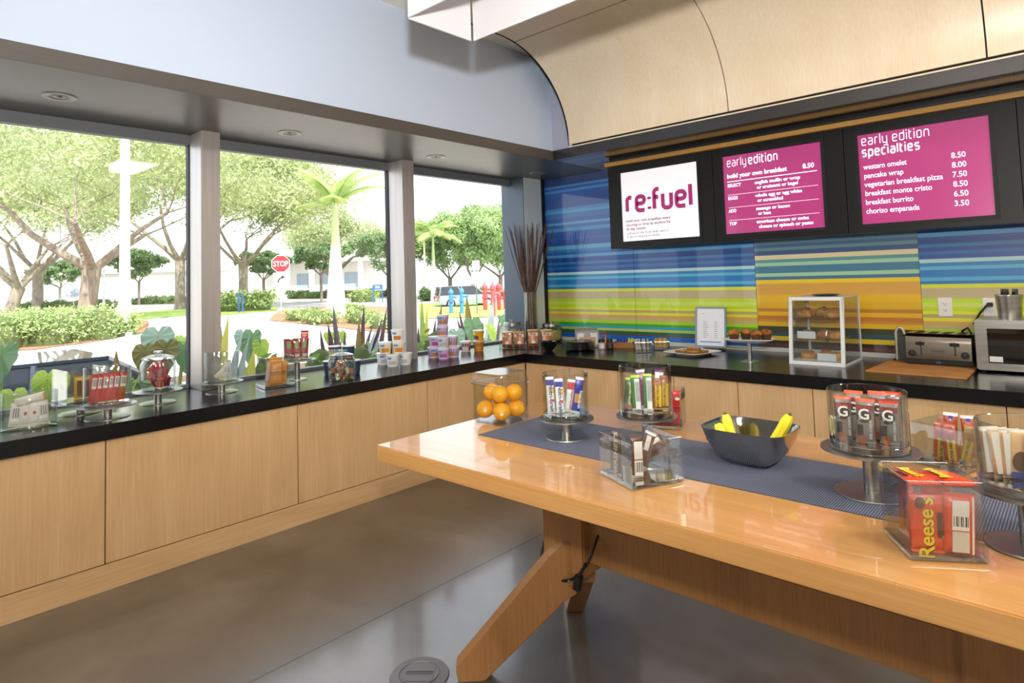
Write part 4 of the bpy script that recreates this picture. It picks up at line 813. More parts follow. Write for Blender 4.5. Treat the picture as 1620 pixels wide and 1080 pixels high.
def canister(label,px,base,rimpx,wpx,fillc):
    x,y=sill(px,base);r=wide(x,y,wpx)/2;h=zat(x,y,px,rimpx)-H
    o=thing('glass_canister',label,'canister',(x,y,H),0,'glass canisters with steel lids')
    obj('glass_wall',B().lathe([(r*.9,.006),(r,.02),(r,h*.72),(r*.82,h*.80),(r*.79,h*.80),(r-.006,h*.71),(r-.006,.022),(r*.86,.012)],32,caps=False),JG,o,smooth=50)
    obj('glass_base',B().lathe([(r*.88,0),(r*.9,.006)],32),SG,o)
    l=obj('lid',B().lathe([(r*.84,h*.80),(r*.84,h*.95),(r*.80,h*.97),(0,h*.975)],32,caps=False),STEEL,o,smooth=40)
    obj('knob',B().lathe([(r*.06,h*.97),(r*.06,h*1.04),(r*.26,h*1.05),(r*.26,h*1.07),(0,h*1.07)],16,caps=False),STEEL,l,smooth=40)
    m=obj('cereal_fill',B().lathe([(r*.84,.016),(r*.95,.03),(r*.95,h*.60),(r*.5,h*.63),(0,h*.62)],32),noisy('fill_'+fillc,[(.35,'#8a7a4c'),(.5,fillc),(.65,'#d8c890')],70,.7,bump=1,bdist=.01),o,smooth=60);m['kind']='stuff'
canister('steel lidded glass canister behind the basket, left of the twig vase',811,543,508,32,'#a8a878')
canister('steel lidded glass canister of green mix, right of the twig vase',873,540,510,34,'#b0a850')
vx,vy=sill(841,541);vr=wide(vx,vy,21)/2;vh=zat(vx,vy,841,462)-H
vs_=thing('glass_vase','tall slim glass vase of dark twigs in the corner','vase',(vx,vy,H),0)
obj('glass_wall',B().lathe([(vr,.02),(vr,vh),(vr-.005,vh),(vr-.005,.02)],32,caps=False),JG,vs_,smooth=40)
obj('glass_base',B().lathe([(vr,0),(vr,.02)],32),SG,vs_,smooth=40)
TW=noisy('twig_bark',[(.3,'#3a2620'),(.7,'#64463a')],30,.7)
rt=random.Random(11);top=zat(vx,vy,841,352)-H
for i in range(70):
    a=rt.uniform(0,6.283);r0=vr*.75*math.sqrt(rt.random());sp_=rt.uniform(.03,.21);hz=top*rt.uniform(.86,1.01)
    b0=Vector((r0*math.cos(a),r0*math.sin(a),.022));m1=Vector((vr*.72*math.cos(a+.1),vr*.72*math.sin(a+.1),vh*.95));e1_=Vector((sp_*1.35*math.cos(a),sp_*1.05*math.sin(a),hz))
    e1_.x=max(e1_.x,-.70-vx+.02);e1_.y=min(e1_.y,.97-vy);mid=(m1*.45+e1_*.55)+Vector((rt.uniform(-.008,.008),rt.uniform(-.008,.008),-.02))
    o=obj('twig',B().tube([b0,m1,mid,e1_],[.005,.005,.004,.0022],5),TW,loc=(vx,vy,H),smooth=60)
    tag(o,'thin dark brown twig in the slim corner vase','twig','dark twigs in the glass vase')
# ------------------------------------------------------------------ back counter
GB=None
PLA=M('black_melamine','#141417',.25,coat=.3);PORC=M('white_porcelain','#ecebe6',.2,coat=.3)
def cnt(px,py): p=at(px,py,z=H);return float(p[0]),float(p[1])
x,y=cnt(868,555);y=max(y,.10)
for i in range(3):
    r=wide(x,y,26)/2;obj_=obj('bowl',B().lathe([(r*.45,0),(r*.5,.006),(r*.85,.032),(r,.052),(r*.96,.052),(r*.8,.034),(r*.42,.01),(0,.009)],32,caps=True),PLA,loc=(x,y,H+.014*i),smooth=45);tag(obj_,'small black bowl in a nested stack, %s'%['bottom','middle','top'][i],'bowl','black bowls by the corner')
x,y=cnt(918,553);r=wide(x,y,46)/2
for i in range(8):
    o=obj('plate',B().lathe([(r*.6,0),(r*.66,.001),(r,.011),(r,.0135),(r*.64,.0045),(0,.004)],36),PLA,loc=(x+.002*((i*7)%3-1),y,H+.0085*i),smooth=35);tag(o,'black side plate, number %s from the bottom of its stack'%['one','two','three','four','five','six','seven','eight'][i],'plate','black plates on the back counter')
# napkin dispenser
nx,ny=cnt(921,546);nx,ny=.11,.70
d=thing('napkin_dispenser','grey napkin dispenser with framed front beside black plates','dispenser',(nx,ny,H),R(38))
GRY2=M('grey_plastic','#8c8d8a',.5);hd=zat(nx,ny,910,521)-H
obj('case',B().prism([(-.10,-.14),(.10,-.14),(.10,.14),(-.10,.14)],hd),GRY2,d,bevel=.006)
obj('face_plate',B().b2((-.085,-.146,.02),(.085,-.140,hd-.02)),M('white_plate','#d8d4cc',.4),d)
obj('napkin_stack',B().b2((-.07,-.150,.03),(.07,-.144,hd*.62)),noisy('tan_napkin',[(.3,'#b8946c'),(.7,'#c8a880')],30,.8,stretch=(1,1,12)),d)
obj('ad_card',B().lathe([(.03,0),(.03,.001)],20,mat=frame((0,-.147,hd*.72),(1,0,0),(0,0,1))),M('ad_grey','#9a9a9c',.5),d)
# condiments
for i,(px,py,c,cap,l,hh_) in enumerate([(952,552,'#d8d4d0','#1a1818','white labelled pepper shaker beside the hot sauce',.062),(965,552,'#3a302c','#1a1818','dark shaker bottle at the right of the hot sauce',.062),(958,548,'#8a1e14','#a8281c','small hot sauce bottle with red cap',.10)]):
    x,y=cnt(px,py);r=wide(x,y,10.5)/2;t=thing('condiment_bottle',l,'bottle',(x,y,H),face(x,y),'condiment bottles')
    hB=hh_*1.3
    if i<2:
        obj('bottle_body',B().lathe([(r*.9,0),(r,.004),(r,hB*.62),(r*.85,hB*.68)],20),M('shaker_%d'%i,['#b8b4b0','#2a2420'][i],.3),t,smooth=40)
        obj('paper_label',B().lathe([(r*1.02,hB*.12),(r*1.02,hB*.55)],20,caps=False),M('label_%d'%i,c,.5),t,smooth=60)
        obj('cap',B().lathe([(r*.92,hB*.68),(r*.92,hB),(r*.8,hB*1.03)],20),M('cap_blk',cap,.4),t,smooth=40)
    else:
        obj('bottle_body',B().lathe([(r*.8,0),(r*.85,hB*.5),(r*.4,hB*.68),(r*.36,hB*.84)],18),M('sauce',c,.15,coat=.5),t,smooth=40);obj('neck_band',B().lathe([(r*.42,hB*.70),(r*.42,hB*.8)],16,caps=False),M('neck_green','#5c7a3c',.4),t);obj('cap',B().lathe([(r*.42,hB*.84),(r*.42,hB)],16),M('cap_red',cap,.4),t)
# tea tray
x,y=cnt(988,549);w2=wide(x,y,33)/2
t=thing('tea_tray','small wooden tray holding tea sachets','tray',(x,y,H),R(18));TWD=wood('tray_wood','#a8743c','#8a5a28',(3,3,3),.5)
hh_=.045;obj('tray_bottom',B().b2((-w2,-.06,0),(w2,.06,.008)),TWD,t)
for a,b in (((-w2,-.06,.008),(w2,-.052,hh_)),((-w2,.052,.008),(w2,.06,hh_)),((-w2,-.052,.008),(-w2+.008,.052,hh_)),((w2-.008,-.052,.008),(w2,.052,hh_))): obj('tray_side',B().b2(a,b),TWD,t)
for i in range(6):
    ang=R(18);u=-w2*.72+i*w2*.29;o=obj('tea_sachet',packet(.065,.05,.01,600+i),[foil('#3448a0' if i<4 else '#c8cc50',.5)]*3,loc=(x+u*math.cos(ang),y+u*math.sin(ang),H+.012),rot=(-.15,.5,ang+R(60)),smooth=50)
    tag(o,('blue' if i<4 else 'yellow green')+' tea sachet in the wooden tray','sachet','tea sachets in the tray')
# sugar glasses
for j,(px,py,wp,topy,cols,l,pl) in enumerate([(1016,557,30,535,['#e0dcd8','#2c2426','#c8c4c2'],'small square glass of black and white sugar packets','black and white sugar stick in the left small glass'),(1046,553,28,535,['#e0b828','#e8dca0','#d8a818'],'small square glass of yellow sweetener packets','yellow sweetener packet in the right small glass')]):
    x,y=cnt(px,py);s=wide(x,y,wp);h=zat(x,y,px,topy)-H;fa=face(x,y);ax=axis(x,y)
    jar('small_glass',l,'container',x,y,H,s/2*.85,h*.8,fa+R(8),sq=True,group='small packet glasses on the back counter',base=.012,t=.005)
    for i in range(9):
        u=(i-4)*s*.083;o=obj('sugar_packet',packet(h*.85,s*.28,.006,620+i+20*j),[foil(cols[i%3],.5)]*3,loc=(x+ax[0]*u-ax[1]*.012*((i*5)%3-1),y+ax[1]*u+ax[0]*.012*((i*5)%3-1),H+.014),rot=(-.05,.06*((i*3)%5-2)/2,fa+R(70)),smooth=50);settle(o);tag(o,pl,'packet','sugar packets' if j==0 else 'sweetener packets')
# loaf plate
c=at(1095,560,z=H);a_=at(1053,560,z=H);b_=at(1107,570,z=H);rz=R(-14);s=.32
t=thing('serving_plate','white square plate of sliced loaf','plate',(float(c[0]),float(c[1]),H),rz)
obj('plate_body',B().add([],[]) if 0 else rloft([(s*.32,0),(s*.34,.006),(s*.5,.020),(s*.5,.024),(s*.36,.012),(s*.33,.010)],9,40,True,True),PORC,t,smooth=40)
CRUMB=noisy('loaf_crumb',[(.3,'#c89a50'),(.6,'#dcb468'),(.8,'#8a5a28')],60,.85,bump=.6,bdist=.004);CRUST=noisy('loaf_crust',[(.3,'#7a4a1c'),(.7,'#95602a')],30,.8)
for i,(u,v,dz,r_,l) in enumerate([(-.052,-.042,0,.03,'left front loaf slice on the square plate'),(.052,-.045,0,-.03,'right front loaf slice on the square plate'),(.055,.045,0,.05,'right rear loaf slice on the square plate'),(-.048,.046,0,-.05,'left rear loaf slice on the square plate'),(.02,.0,.0195,.4,'loaf slice lying on top of the others')]):
    p=Matrix.Rotation(rz,2)@Vector((u,v));o=thing('loaf_slice',l,'bread',(c[0]+p.x,c[1]+p.y,H+.0125+dz),rz+r_,'loaf slices')
    pr=[(-.042,-.035),(.042,-.035),(.047,.0),(.044,.02),(.03,.036),(0,.042),(-.03,.036),(-.044,.02),(-.047,0)]
    obj('crumb',B().prism([(a*.94,b*.94) for a,b in pr],.018),CRUMB,o);obj('crust',B().prism(pr,.016,Matrix.Translation((0,0,.001))),CRUST,o)
# framed price list
fx=float(at(1126,530,y=.93)[0]);fw=wide(fx,.93,50);zt_=zat(fx,.93,1126,485)-H
t=thing('price_list_frame','silver framed white price list leaning by the striped wall','sign',(fx,.90,H),R(4));t.rotation_euler.x=R(-7)
SIL=M('silver_frame','#8f96a6',.3,.7);e=.014;zz0=.015
for a,b in (((-fw/2,-.006,zz0),(-fw/2+e,.006,zt_)),((fw/2-e,-.006,zz0),(fw/2,.006,zt_)),((-fw/2+e,-.006,zz0),(fw/2-e,.006,zz0+e)),((-fw/2+e,-.006,zt_-e),(fw/2-e,.006,zt_))): obj('frame_bar',B().b2(a,b),SIL,t)
obj('paper',B().b2((-fw/2+e,-.002,zz0+e),(fw/2-e,.002,zt_-e)),M('paper_white','#e8e9ee',.6),t)
obj('acrylic_foot',B().b2((-fw/2,-.05,0),(fw/2,.0,.004)).b2((-fw/2,-.004,0),(fw/2,.0,zz0)),JG,t)
obj('blue_bar',B().b2((-fw*.34,-.0028,zt_*.16),(fw*.34,-.002,zt_*.19)),M('print_blue','#6fa0d0',.5),t)
for i in range(9):
    zz=zt_*(.64-.045*i);obj('print_line',B().b2((-fw*.24,-.0026,zz),(-fw*.24+fw*(.12+.08*((i*5)%4)/4),-.002,zz+.003)).b2((fw*.12,-.0026,zz),(fw*.22,-.002,zz+.003)),M('print_grey','#77777c',.6),t)['kind']='stuff'
obj('print_logo',B().b2((-fw*.26,-.0026,zt_*.83),(-fw*.23,-.002,zt_*.85)),M('print_grey','#77777c',.6),t)
# muffin stand
x,y=cnt(1187,571);zp=zat(x,y,1187,541);tw=wide(x,y,82)
t=thing('cake_stand','steel pedestal with white square tray of muffins','stand',(x,y,H),R(10))
obj('base_plate',B().lathe([(.062,0),(.062,.003),(.02,.006),(0,.006)],36,caps=False),STEELD,t,smooth=30);obj('column',B().lathe([(.013,.004),(.013,zp-H)],20,caps=False),STEEL,t,smooth=60)
q=rloft([(tw*.30,zp-H),(tw*.34,zp-H+.003),(tw*.46,zp-H+.022),(tw*.455,zp-H+.025),(tw*.33,zp-H+.009),(tw*.30,zp-H+.008)],9,40,True,True);q.v=[(a,b*.6,c_) for a,b,c_ in q.v]
obj('tray',q,PORC,t,smooth=35)
MUF=noisy('muffin_top',[(.3,'#4a2410'),(.5,'#a8641c'),(.7,'#c88428')],26,.8,bump=1,bdist=.012);CUPP=noisy('muffin_paper',[(.3,'#3a2414'),(.7,'#553620')],3,.8,stretch=(30,30,1))
def muffin(px,dy,l,i):
    p=at(px,530,y=y+dy);o=thing('muffin',l,'muffin',(float(p[0]),y+dy,zp+.0095),i,'muffins on the cake stand');r=.034
    pts=[];q=B();n=24
    for k in range(n):
        for zz,rr in ((0,.74),(.042,1.0)): pass
    q.lathe([(r*.76,0),(r*.80,.004),(r,.044)],24,caps=True);obj('paper_case',q,CUPP,o,smooth=20)
    rn=random.Random(i);q=B().lathe([(r*1.0,.042),(r*1.12,.050),(r*1.05,.060),(r*.8,.070),(r*.4,.077),(0,.079)],24,caps=True);q.v=[(a*(1+rn.uniform(-.05,.05)),b*(1+rn.uniform(-.05,.05)),c_+rn.uniform(-.002,.002)) for a,b,c_ in q.v];obj('muffin_crown',q,MUF,o,smooth=80)
for i,(px,dy,l) in enumerate([(1161,-.03,'muffin at the left of the white tray'),(1180,.045,'muffin behind, second from left on the white tray'),(1196,-.035,'muffin in front, second from right on the white tray'),(1212,.04,'muffin at the right of the white tray')]): muffin(px,dy,l,i+1)
# pastry case
x0,x1,y0,y1=1.905,2.235,.43,.84;hc=zat(x1,y0,1338,470)-H
t=thing('pastry_case','white framed clear pastry case with three shelves','display case',((x0+x1)/2,(y0+y1)/2,H),0);W2,D2=(x1-x0)/2,(y1-y0)/2;WF=M('white_frame','#dfe0e2',.35);e=.022
lean=.05
def fz(z): return -D2+lean*z/hc
q=B()
def fbar(xa,xb,za,zb): q.add([(xa,fz(za),za),(xb,fz(za),za),(xb,fz(za)+.018,za),(xa,fz(za)+.018,za),(xa,fz(zb),zb),(xb,fz(zb),zb),(xb,fz(zb)+.018,zb),(xa,fz(zb)+.018,zb)],[(0,3,2,1),(4,5,6,7),(0,1,5,4),(1,2,6,5),(2,3,7,6),(3,0,4,7)])
fbar(-W2,-W2+e,0,hc);fbar(W2-e,W2,0,hc);fbar(-W2+e,W2-e,0,e);fbar(-W2+e,W2-e,hc-e,hc);obj('front_frame',q,WF,t)
for s in (-1,1):
    obj('rear_post',B().b2((s*W2,D2-.012,0),(s*(W2-.014),D2,hc)),WF,t);obj('side_rail',B().b2((s*W2,-D2+.018,0),(s*(W2-.012),D2-.012,.014)),WF,t);obj('side_pane',B().b2((s*(W2-.003),-D2+.03,.014),(s*(W2-.006),D2-.012,hc-.004)),JG,t)
obj('top_panel',B().b2((-W2,-D2+lean,hc-.005),(W2,D2,hc)),M('top_acrylic','#d8d6d0',.3),t)
q=B();fbar(-W2+e+.004,W2-e-.004,e+.004,hc-e-.004);d_=obj('door',q,JG,t);obj('door_knob',B().tube([(W2*.42,fz(hc*.45)-.004,hc*.52),(W2*.42,fz(hc*.45)-.022,hc*.48),(W2*.42,fz(hc*.45)-.02,hc*.40),(W2*.42,fz(hc*.4)-.004,hc*.36)],.005,8),CHR,d_,smooth=60)
obj('door_hinge',B().lathe([(.008,0),(.008,.004)],14,mat=frame((W2-e-.012,fz(hc)-.002,hc-e-.02),(1,0,0),(0,0,1))),CHR,d_)
PAS=noisy('pastry',[(.3,'#9a5c20'),(.5,'#c8883c'),(.7,'#dcb070')],22,.6,bump=.6,bdist=.008)
for k,zs in enumerate((.02,hc*.36,hc*.67)):
    sh=obj('shelf',B().b2((-W2+.014,-D2+.05,zs),(W2-.014,D2-.02,zs+.006)),JG if k else PORC,t)
    if k<2: obj('name_card',B().b2((-W2*.62+k*-.02+(.1 if k==0 else 0),fz(zs)+.035,zs+.006),(W2*.05+(.1 if k==0 else 0)-k*.02,fz(zs)+.038,zs+.052)),M('paper_white','#e8e9ee',.6),t)
    for j in range(3):
        xx=(x0+x1)/2+(-.09+.085*j);yy=(y0+y1)/2+(.03 if j%2 else -.05);rn=random.Random(k*7+j)
        if k==2: L2,W3,H3=.055,.05,.045
        else: L2,W3,H3=.05,.045,.035
        q=B();vs=[];n1,n2=10,16
        q.lathe([(max(1e-4,math.sin(a)),-math.cos(a)) for a in np.linspace(0.05,math.pi-.05,12)],18)
        q.v=[(a*L2*(1+.10*math.sin(9*a+j)+rn.uniform(-.03,.03)),b*W3*(1+.1*math.sin(8*b+k)),max(-.35,c_)*H3*(1+.12*math.sin(14*a+j*2))) for a,b,c_ in q.v]
        o=obj('pastry',q,PAS,loc=(xx,yy,H+zs+.006+.35*H3),rot=(0,0,rn.uniform(0,3)),smooth=80);tag(o,'golden pastry, %s on the %s shelf of the case'%(['left','middle','right'][j],['bottom','middle','top'][k]),'pastry','pastries in the case')
o=obj('plate',B().lathe([(.055,0),(.06,.001),(.085,.010),(.085,.012),(.058,.004),(0,.004)],36),PLA,loc=((x0+x1)/2+.02,(y0+y1)/2,H+hc),smooth=35);tag(o,'black round plate lying on top of the pastry case','plate')
# mat, toaster, tongs, microwave, utensil cup
MAT=noisy('tan_board',[(.3,'#b5793f'),(.7,'#c48a4e')],8,.6)
tag(obj('cutting_board',B().prism([(2.37,.31),(2.86,.28),(2.86,.93),(2.40,.95)],.008,Matrix.Translation((0,0,H))),MAT,bevel=.003),'tan flexible cutting board under the toaster','cutting board')
zb=H+.008
tx0,tx1,ty0,ty1=2.515,2.845,.70,.93;th_=zat(2.52,.72,1445,527)-zb
t=thing('toaster','four slot stainless steel toaster with two black knobs','toaster',((tx0+tx1)/2,(ty0+ty1)/2,zb),R(-2));w,d=(tx1-tx0)/2,(ty1-ty0)/2
TST=noisy('toaster_steel',[(.3,'#8b8478'),(.7,'#a59d8e')],3,.2,metal=1,stretch=(1,1,10))
obj('foot_base',B().b2((-w-.004,-d-.004,.004),(w+.004,d,.036)),M('black_plastic','#141414',.4),t,bevel=.006)
pr=[(-d,.036),(-d,th_*.72),(-d+.012,th_*.9),(-d+.035,th_),(d-.035,th_),(d-.012,th_*.92),(d,th_*.75),(d,.036)]
T=frame((-w,0,0),(0,1,0),(0,0,1));obj('steel_shell',B().prism(pr,2*w,T),TST,t,smooth=30)
for i in range(4): obj('bread_slot',B().b2((-w*.78+i*w*.44,-d*.5,th_-.002),(-w*.78+i*w*.44+w*.24,d*.55,th_+.0012)),M('slot_black','#0c0b0a',.6),t)
for s in (-1,1):
    obj('lever_track',B().b2((s*w*.52-.003,-d-.0012,th_*.32),(s*w*.52+.003,-d+.004,th_*.76)),M('slot_black','#0c0b0a',.6),t)
    obj('lever_handle',B().b2((s*w*.52-.024,-d-.02,th_*.64),(s*w*.52+.024,-d,th_*.74)),M('black_plastic','#141414',.4),t,bevel=.003)
    k=obj('browning_knob',B().lathe([(.021,0),(.019,.012),(0,.013)],24,caps=False,mat=frame((s*w*.80,-d,th_*.36),(1,0,0),(0,0,1))),M('black_plastic','#141414',.4),t,smooth=40)
    obj('knob_pointer',B().b2((s*w*.80-.002,-d-.0145,th_*.36),(s*w*.80+.002,-d-.012,th_*.36+.016)),M('slot_dark2','#55524c',.5),k)
text('WARING',.022,M('emblem_steel','#3f3a34',.4,.6),t,frame((0,-d-.001,th_*.42),(1,0,0),(0,0,1)),align='CENTER',width=.07)
obj('blue_badge',B().b2((-.012,-d-.0055,.012),(.012,-d-.004,.026)),M('badge_blue','#2a4a90',.4),t)
x,y=2.455,.86;t=thing('serving_tongs','steel serving tongs standing in a black holder beside toaster','tongs',(x,y,zb),R(10));hT=zat(x,y,1422,516)-zb
obj('holder',B().b2((-.026,-.02,0),(.032,.03,hT*.70)),M('black_plastic','#141414',.4),t,bevel=.004);obj('holder_foot',B().b2((-.045,-.04,0),(.05,.04,.005)),M('black_plastic','#141414',.4),t)
q=B();ar=[(-.022,-.026,.006),(-.022,-.026,hT*.8)]+[(-.022+.022*(1-math.cos(a)),-.026,hT*.8+.9*.2*hT*math.sin(a)) for a in np.linspace(0.3,math.pi-.2,8)]+[(.024,-.026,hT*.78)]
obj('tong_arm',q.tube(ar,.009,8),noisy('matte_steel',[(.3,'#b3aa9c'),(.7,'#c4bbac')],3,.4,metal=.6),t,smooth=60)
mx0,my0=2.872,.60;mh=zat(mx0,my0,1548,506)-H
t=thing('microwave','stainless microwave with black door window at right edge','microwave',(mx0,my0,H),0);MWT=t;MW=.52;MD=.37
obj('housing',B().b2((0,.012,.012),(MW,MD,mh)),M('microwave_steel','#b5b3b0',.3,.9),t,bevel=.004)
obj('door_frame',B().b2((0,-.012,.014),(MW*.76,.012,mh-.002)),STEEL,t,bevel=.006)
obj('door_window',B().b2((.055,-.0135,.055),(MW*.70,-.011,mh-.045)),M('black_glass','#060607',.08,coat=.6),t)
obj('warning_sticker',B().b2((.06,-.0142,.062),(.118,-.0134,.092)),M('sticker_white','#dcdad8',.5),t)
obj('control_panel',B().b2((MW*.77,-.012,.014),(MW,.012,mh-.002)),M('black_glass','#060607',.08,coat=.6),t)
for xx in (.03,MW-.03):
    for yy in (.03,MD-.03): obj('rubber_foot',B().lathe([(.014,0),(.014,.012)],14,mat=Matrix.Translation((xx,yy,0))),M('rubber','#0c0c10',.6),t)
ux,uy=float(at(1598,503,z=H+mh)[0]),.78
ux=float(at(1598,500,y=uy)[0]);hu=zat(ux,uy,1598,466)-H-mh;ru=wide(ux,uy,36)/2
t=thing('utensil_cup','round steel cup of black plastic cutlery on the microwave','cup',(ux,uy,H+mh),0)
obj('cup_wall',B().lathe([(ru*.82,0),(ru,hu),(ru*1.03,hu+.001),(ru*1.03,hu-.004),(ru*.95,hu-.004),(ru*.78,.003),(0,.003)],32),STEEL,t,smooth=40)
rn=random.Random(5)
for i in range(9):
    a=rn.uniform(0,6.28);rr=ru*.6;p=Vector((rr*math.cos(a),rr*math.sin(a),0));o=thing('plastic_fork','black plastic cutlery piece in the steel cup','cutlery',(ux+p.x*.8,uy+p.y*.8,H+mh+.004),rn.uniform(0,3),'black cutlery in the cup')
    o.rotation_euler.x=rn.uniform(-.08,.08);o.rotation_euler.y=rn.uniform(-.08,.08);q=B();q.b2((-.004,-.001,0),(.004,.001,hu*.95));obj('handle',q,PLA,o)
    q=B();q.b2((-.008,-.001,hu*.95),(.008,.001,hu*1.1))
    obj('fork_head',q,PLA,o)
    for k in (-1,0,1): obj('tine',B().b2((.006*k-.0015,-.001,hu*1.1),(.006*k+.0015,.001,hu*1.22)),PLA,o)
# outlets
OUT=M('outlet_white','#e4e0d8',.35)
for i,(pxa,pxb,pya,pyb,l) in enumerate([(1484,1507,472,499,'white double power outlet on striped wall, left one'),(1556,1579,471,502,'white double power outlet with black plug, right one')]):
    a,b=at(pxa,pya,y=YW),at(pxb,pyb,y=YW);cx,cz=(a[0]+b[0])/2,(a[2]+b[2])/2;hw_,hz_=.037,.059
    t=thing('power_outlet',l,'outlet',(cx,YW,cz-hz_),0,'power outlets');obj('cover_plate',B().b2((-hw_,-.007,0),(hw_,0,2*hz_)),OUT,t,bevel=.002)
    for s in (-1,1):
        r_=obj('receptacle',B().b2((-.017,-.0095,hz_+s*.020-.014),(.017,-.006,hz_+s*.020+.014)),OUT,t,bevel=.001)
        for k in (-1,1): obj('slot',B().b2((k*.006-.001,-.0099,hz_+s*.020-.003),(k*.006+.001,-.0094,hz_+s*.020+.006)),M('slot_black','#0c0b0a',.6),r_)
        obj('ground_hole',B().lathe([(.0022,0),(.0022,.0006)],10,mat=frame((0,-.0094,hz_+s*.02-.008),(1,0,0),(0,0,1))),M('slot_black','#0c0b0a',.6),r_)
    if i==1:
        c_=bpy.data.objects.new('power_cord',None);COL.objects.link(c_);c_.parent=MWT;c_.location=(cx-mx0,YW-.012-my0,cz+.02-H);c_['label']='black plug and cord hanging from the right outlet'
        obj('plug',B().b2((-.016,-.03,-.012),(.014,0,.012)),BKR,c_,bevel=.003)
        obj('cable',B().tube([(-.014,-.02,-.004),(-.05,-.03,-.05),(-.085,-.05,-.12)],[.006,.006,.006],8),BKR,c_,smooth=60)
        obj('cable',B().tube([(-.10,-.09,-.28),(-.125,-.13,-.20),(-.13,-.16,-.15),(-.10,-.18,-.13),(-.085,-.18,-.16),(-.095,-.16,-.24),(-.09,-.1,-.33)],.006,8),BKR,c_,smooth=60)
# ------------------------------------------------------------------ outside: terrain
def far_(px,D,z): p=far(px,D);return (p[0],p[1],z)
CTRL=[(-4,-5,-.62),(-7,-3,-.62),(-2,-3,-.40),(-2,0,-.40),(-2,3,-.45),(-9,2,-.45),far_(60,16,-.30),far_(300,16,-.32),far_(135,32,.02),far_(20,36,.0),far_(445,31,.0),far_(530,30,-.05),far_(300,36,.0),far_(735,46,-.72),far_(790,34,-.5),far_(700,32,-.45),far_(640,60,-.5),far_(100,90,.4),far_(400,90,.2),far_(800,90,-.6),(-40,-40,0),(-10,60,-.8),(-10,-40,-.5)]
CT=np.array(CTRL)
def gz(x,y):
    d=np.hypot(CT[:,0]-x,CT[:,1]-y)+1.2;w_=1/d**2.2;return float((w_*CT[:,2]).sum()/w_.sum())
def ground(px,py):
    d=ray(px,py);t=1.
    lo=None
    t=5.0
    while t<140:
        p=CP+d*t
        if p[0]<-.9 and p[2]<=gz(p[0],p[1]): break
        t*=1.012
    return CP+d*t
XS_=-np.concatenate([np.linspace(.87,8,12),np.geomspace(9,130,26)]);YS_=np.concatenate([-np.geomspace(60,6.5,10),np.linspace(-5.5,8,15),np.geomspace(9,150,26)])
q=B();vs=[(x,y,gz(x,y)) for x in XS_ for y in YS_];n=len(YS_)
q.add(vs,[(i*n+j,i*n+j+1,(i+1)*n+j+1,(i+1)*n+j) for i in range(len(XS_)-1) for j in range(n-1)])
struct('ground',q,noisy('pale_paving',[(.3,'#b9b5ae'),(.7,'#cbc8c2')],.6,.85),smooth=60)
def strip(name,near,farp,mat,n=14,m_=5,dz=.02,rag=0):
    def pl(P,t):
        k=t*(len(P)-1);i=min(int(k),len(P)-2);f=k-i;return P[i][0]+(P[i+1][0]-P[i][0])*f,P[i][1]+(P[i+1][1]-P[i][1])*f
    q=B();vs=[];rr=random.Random(9)
    for i in range(n+1):
        a,b=pl(near,i/n),pl(farp,i/n)
        A,Z=ground(*a),ground(*b)
        for j in range(m_+1):
            t=j/m_;x=A[0]+(Z[0]-A[0])*t;y=A[1]+(Z[1]-A[1])*t;vs.append((x,y,gz(x,y)+dz))
    q.add(vs,[(i*(m_+1)+j,i*(m_+1)+j+1,(i+1)*(m_+1)+j+1,(i+1)*(m_+1)+j) for i in range(n) for j in range(m_)])
    return struct(name,q,mat,smooth=60)
GRS=noisy('lawn',[(.3,'#7d9a3c'),(.7,'#9ab452')],3,.9);MUL_=noisy('bark_mulch',[(.3,'#8a5a40'),(.7,'#a8785c')],9,.95);ASP=noisy('pale_asphalt',[(.3,'#8c8c8e'),(.7,'#9b9b9c')],2,.9)
strip('ground_mulch_bed',[(-20,560),(60,553),(150,542),(235,525)],[(-20,505),(60,502),(150,500),(235,508)],MUL_)
strip('ground_lawn_verge',[(60,509),(200,508),(312,498)],[(60,494),(200,496),(312,487)],GRS)
strip('ground_lawn_island',[(425,508),(470,512),(560,522),(640,530)],[(445,492),(500,487),(560,484),(645,486)],MUL_,dz=.022)
strip('ground_lawn_far',[(662,505),(740,503),(830,500)],[(662,481),(740,482),(830,480)],GRS,dz=.025)
strip('ground_road',[(395,486),(520,487),(640,480)],[(395,477),(520,476),(640,471)],ASP,dz=.02)
strip('ground_lawn_hedge',[(340,500),(400,495),(440,492)],[(340,486),(400,484),(440,480)],GRS,dz=.018)
# ------------------------------------------------------------------ vegetation
rng=np.random.default_rng(4)
def leaves(name,centers,rad,count,size,mat,parent,flat=.7):
    c=np.asarray(centers);idx=rng.integers(0,len(c),count);rd_=np.asarray(rad)[idx] if np.ndim(rad) else rad
    g_=rng.normal(size=(count,3));g_/=np.linalg.norm(g_,axis=1)[:,None];u=rng.random(count)**.5
    p=c[idx]+g_*(u*rd_)[:,None]*np.array([1,1,flat]);a=rng.normal(size=(count,3));a/=np.linalg.norm(a,axis=1)[:,None];b=np.cross(a,rng.normal(size=(count,3)));b/=np.linalg.norm(b,axis=1)[:,None]
    s=size*(.6+.8*rng.random(count))[:,None];V=np.stack([p-a*s,p+b*s*.45,p+a*s,p-b*s*.45],1).reshape(-1,3)
    me=bpy.data.meshes.new(name);me.vertices.add(count*4);me.vertices.foreach_set('co',V.ravel());me.loops.add(count*4);me.loops.foreach_set('vertex_index',np.arange(count*4));me.polygons.add(count);me.polygons.foreach_set('loop_start',np.arange(count)*4);me.polygons.foreach_set('loop_total',np.full(count,4));me.update();me.materials.append(mat)
    o=bpy.data.objects.new(name,me);COL.objects.link(o);o.parent=parent;o['kind']='stuff';return o
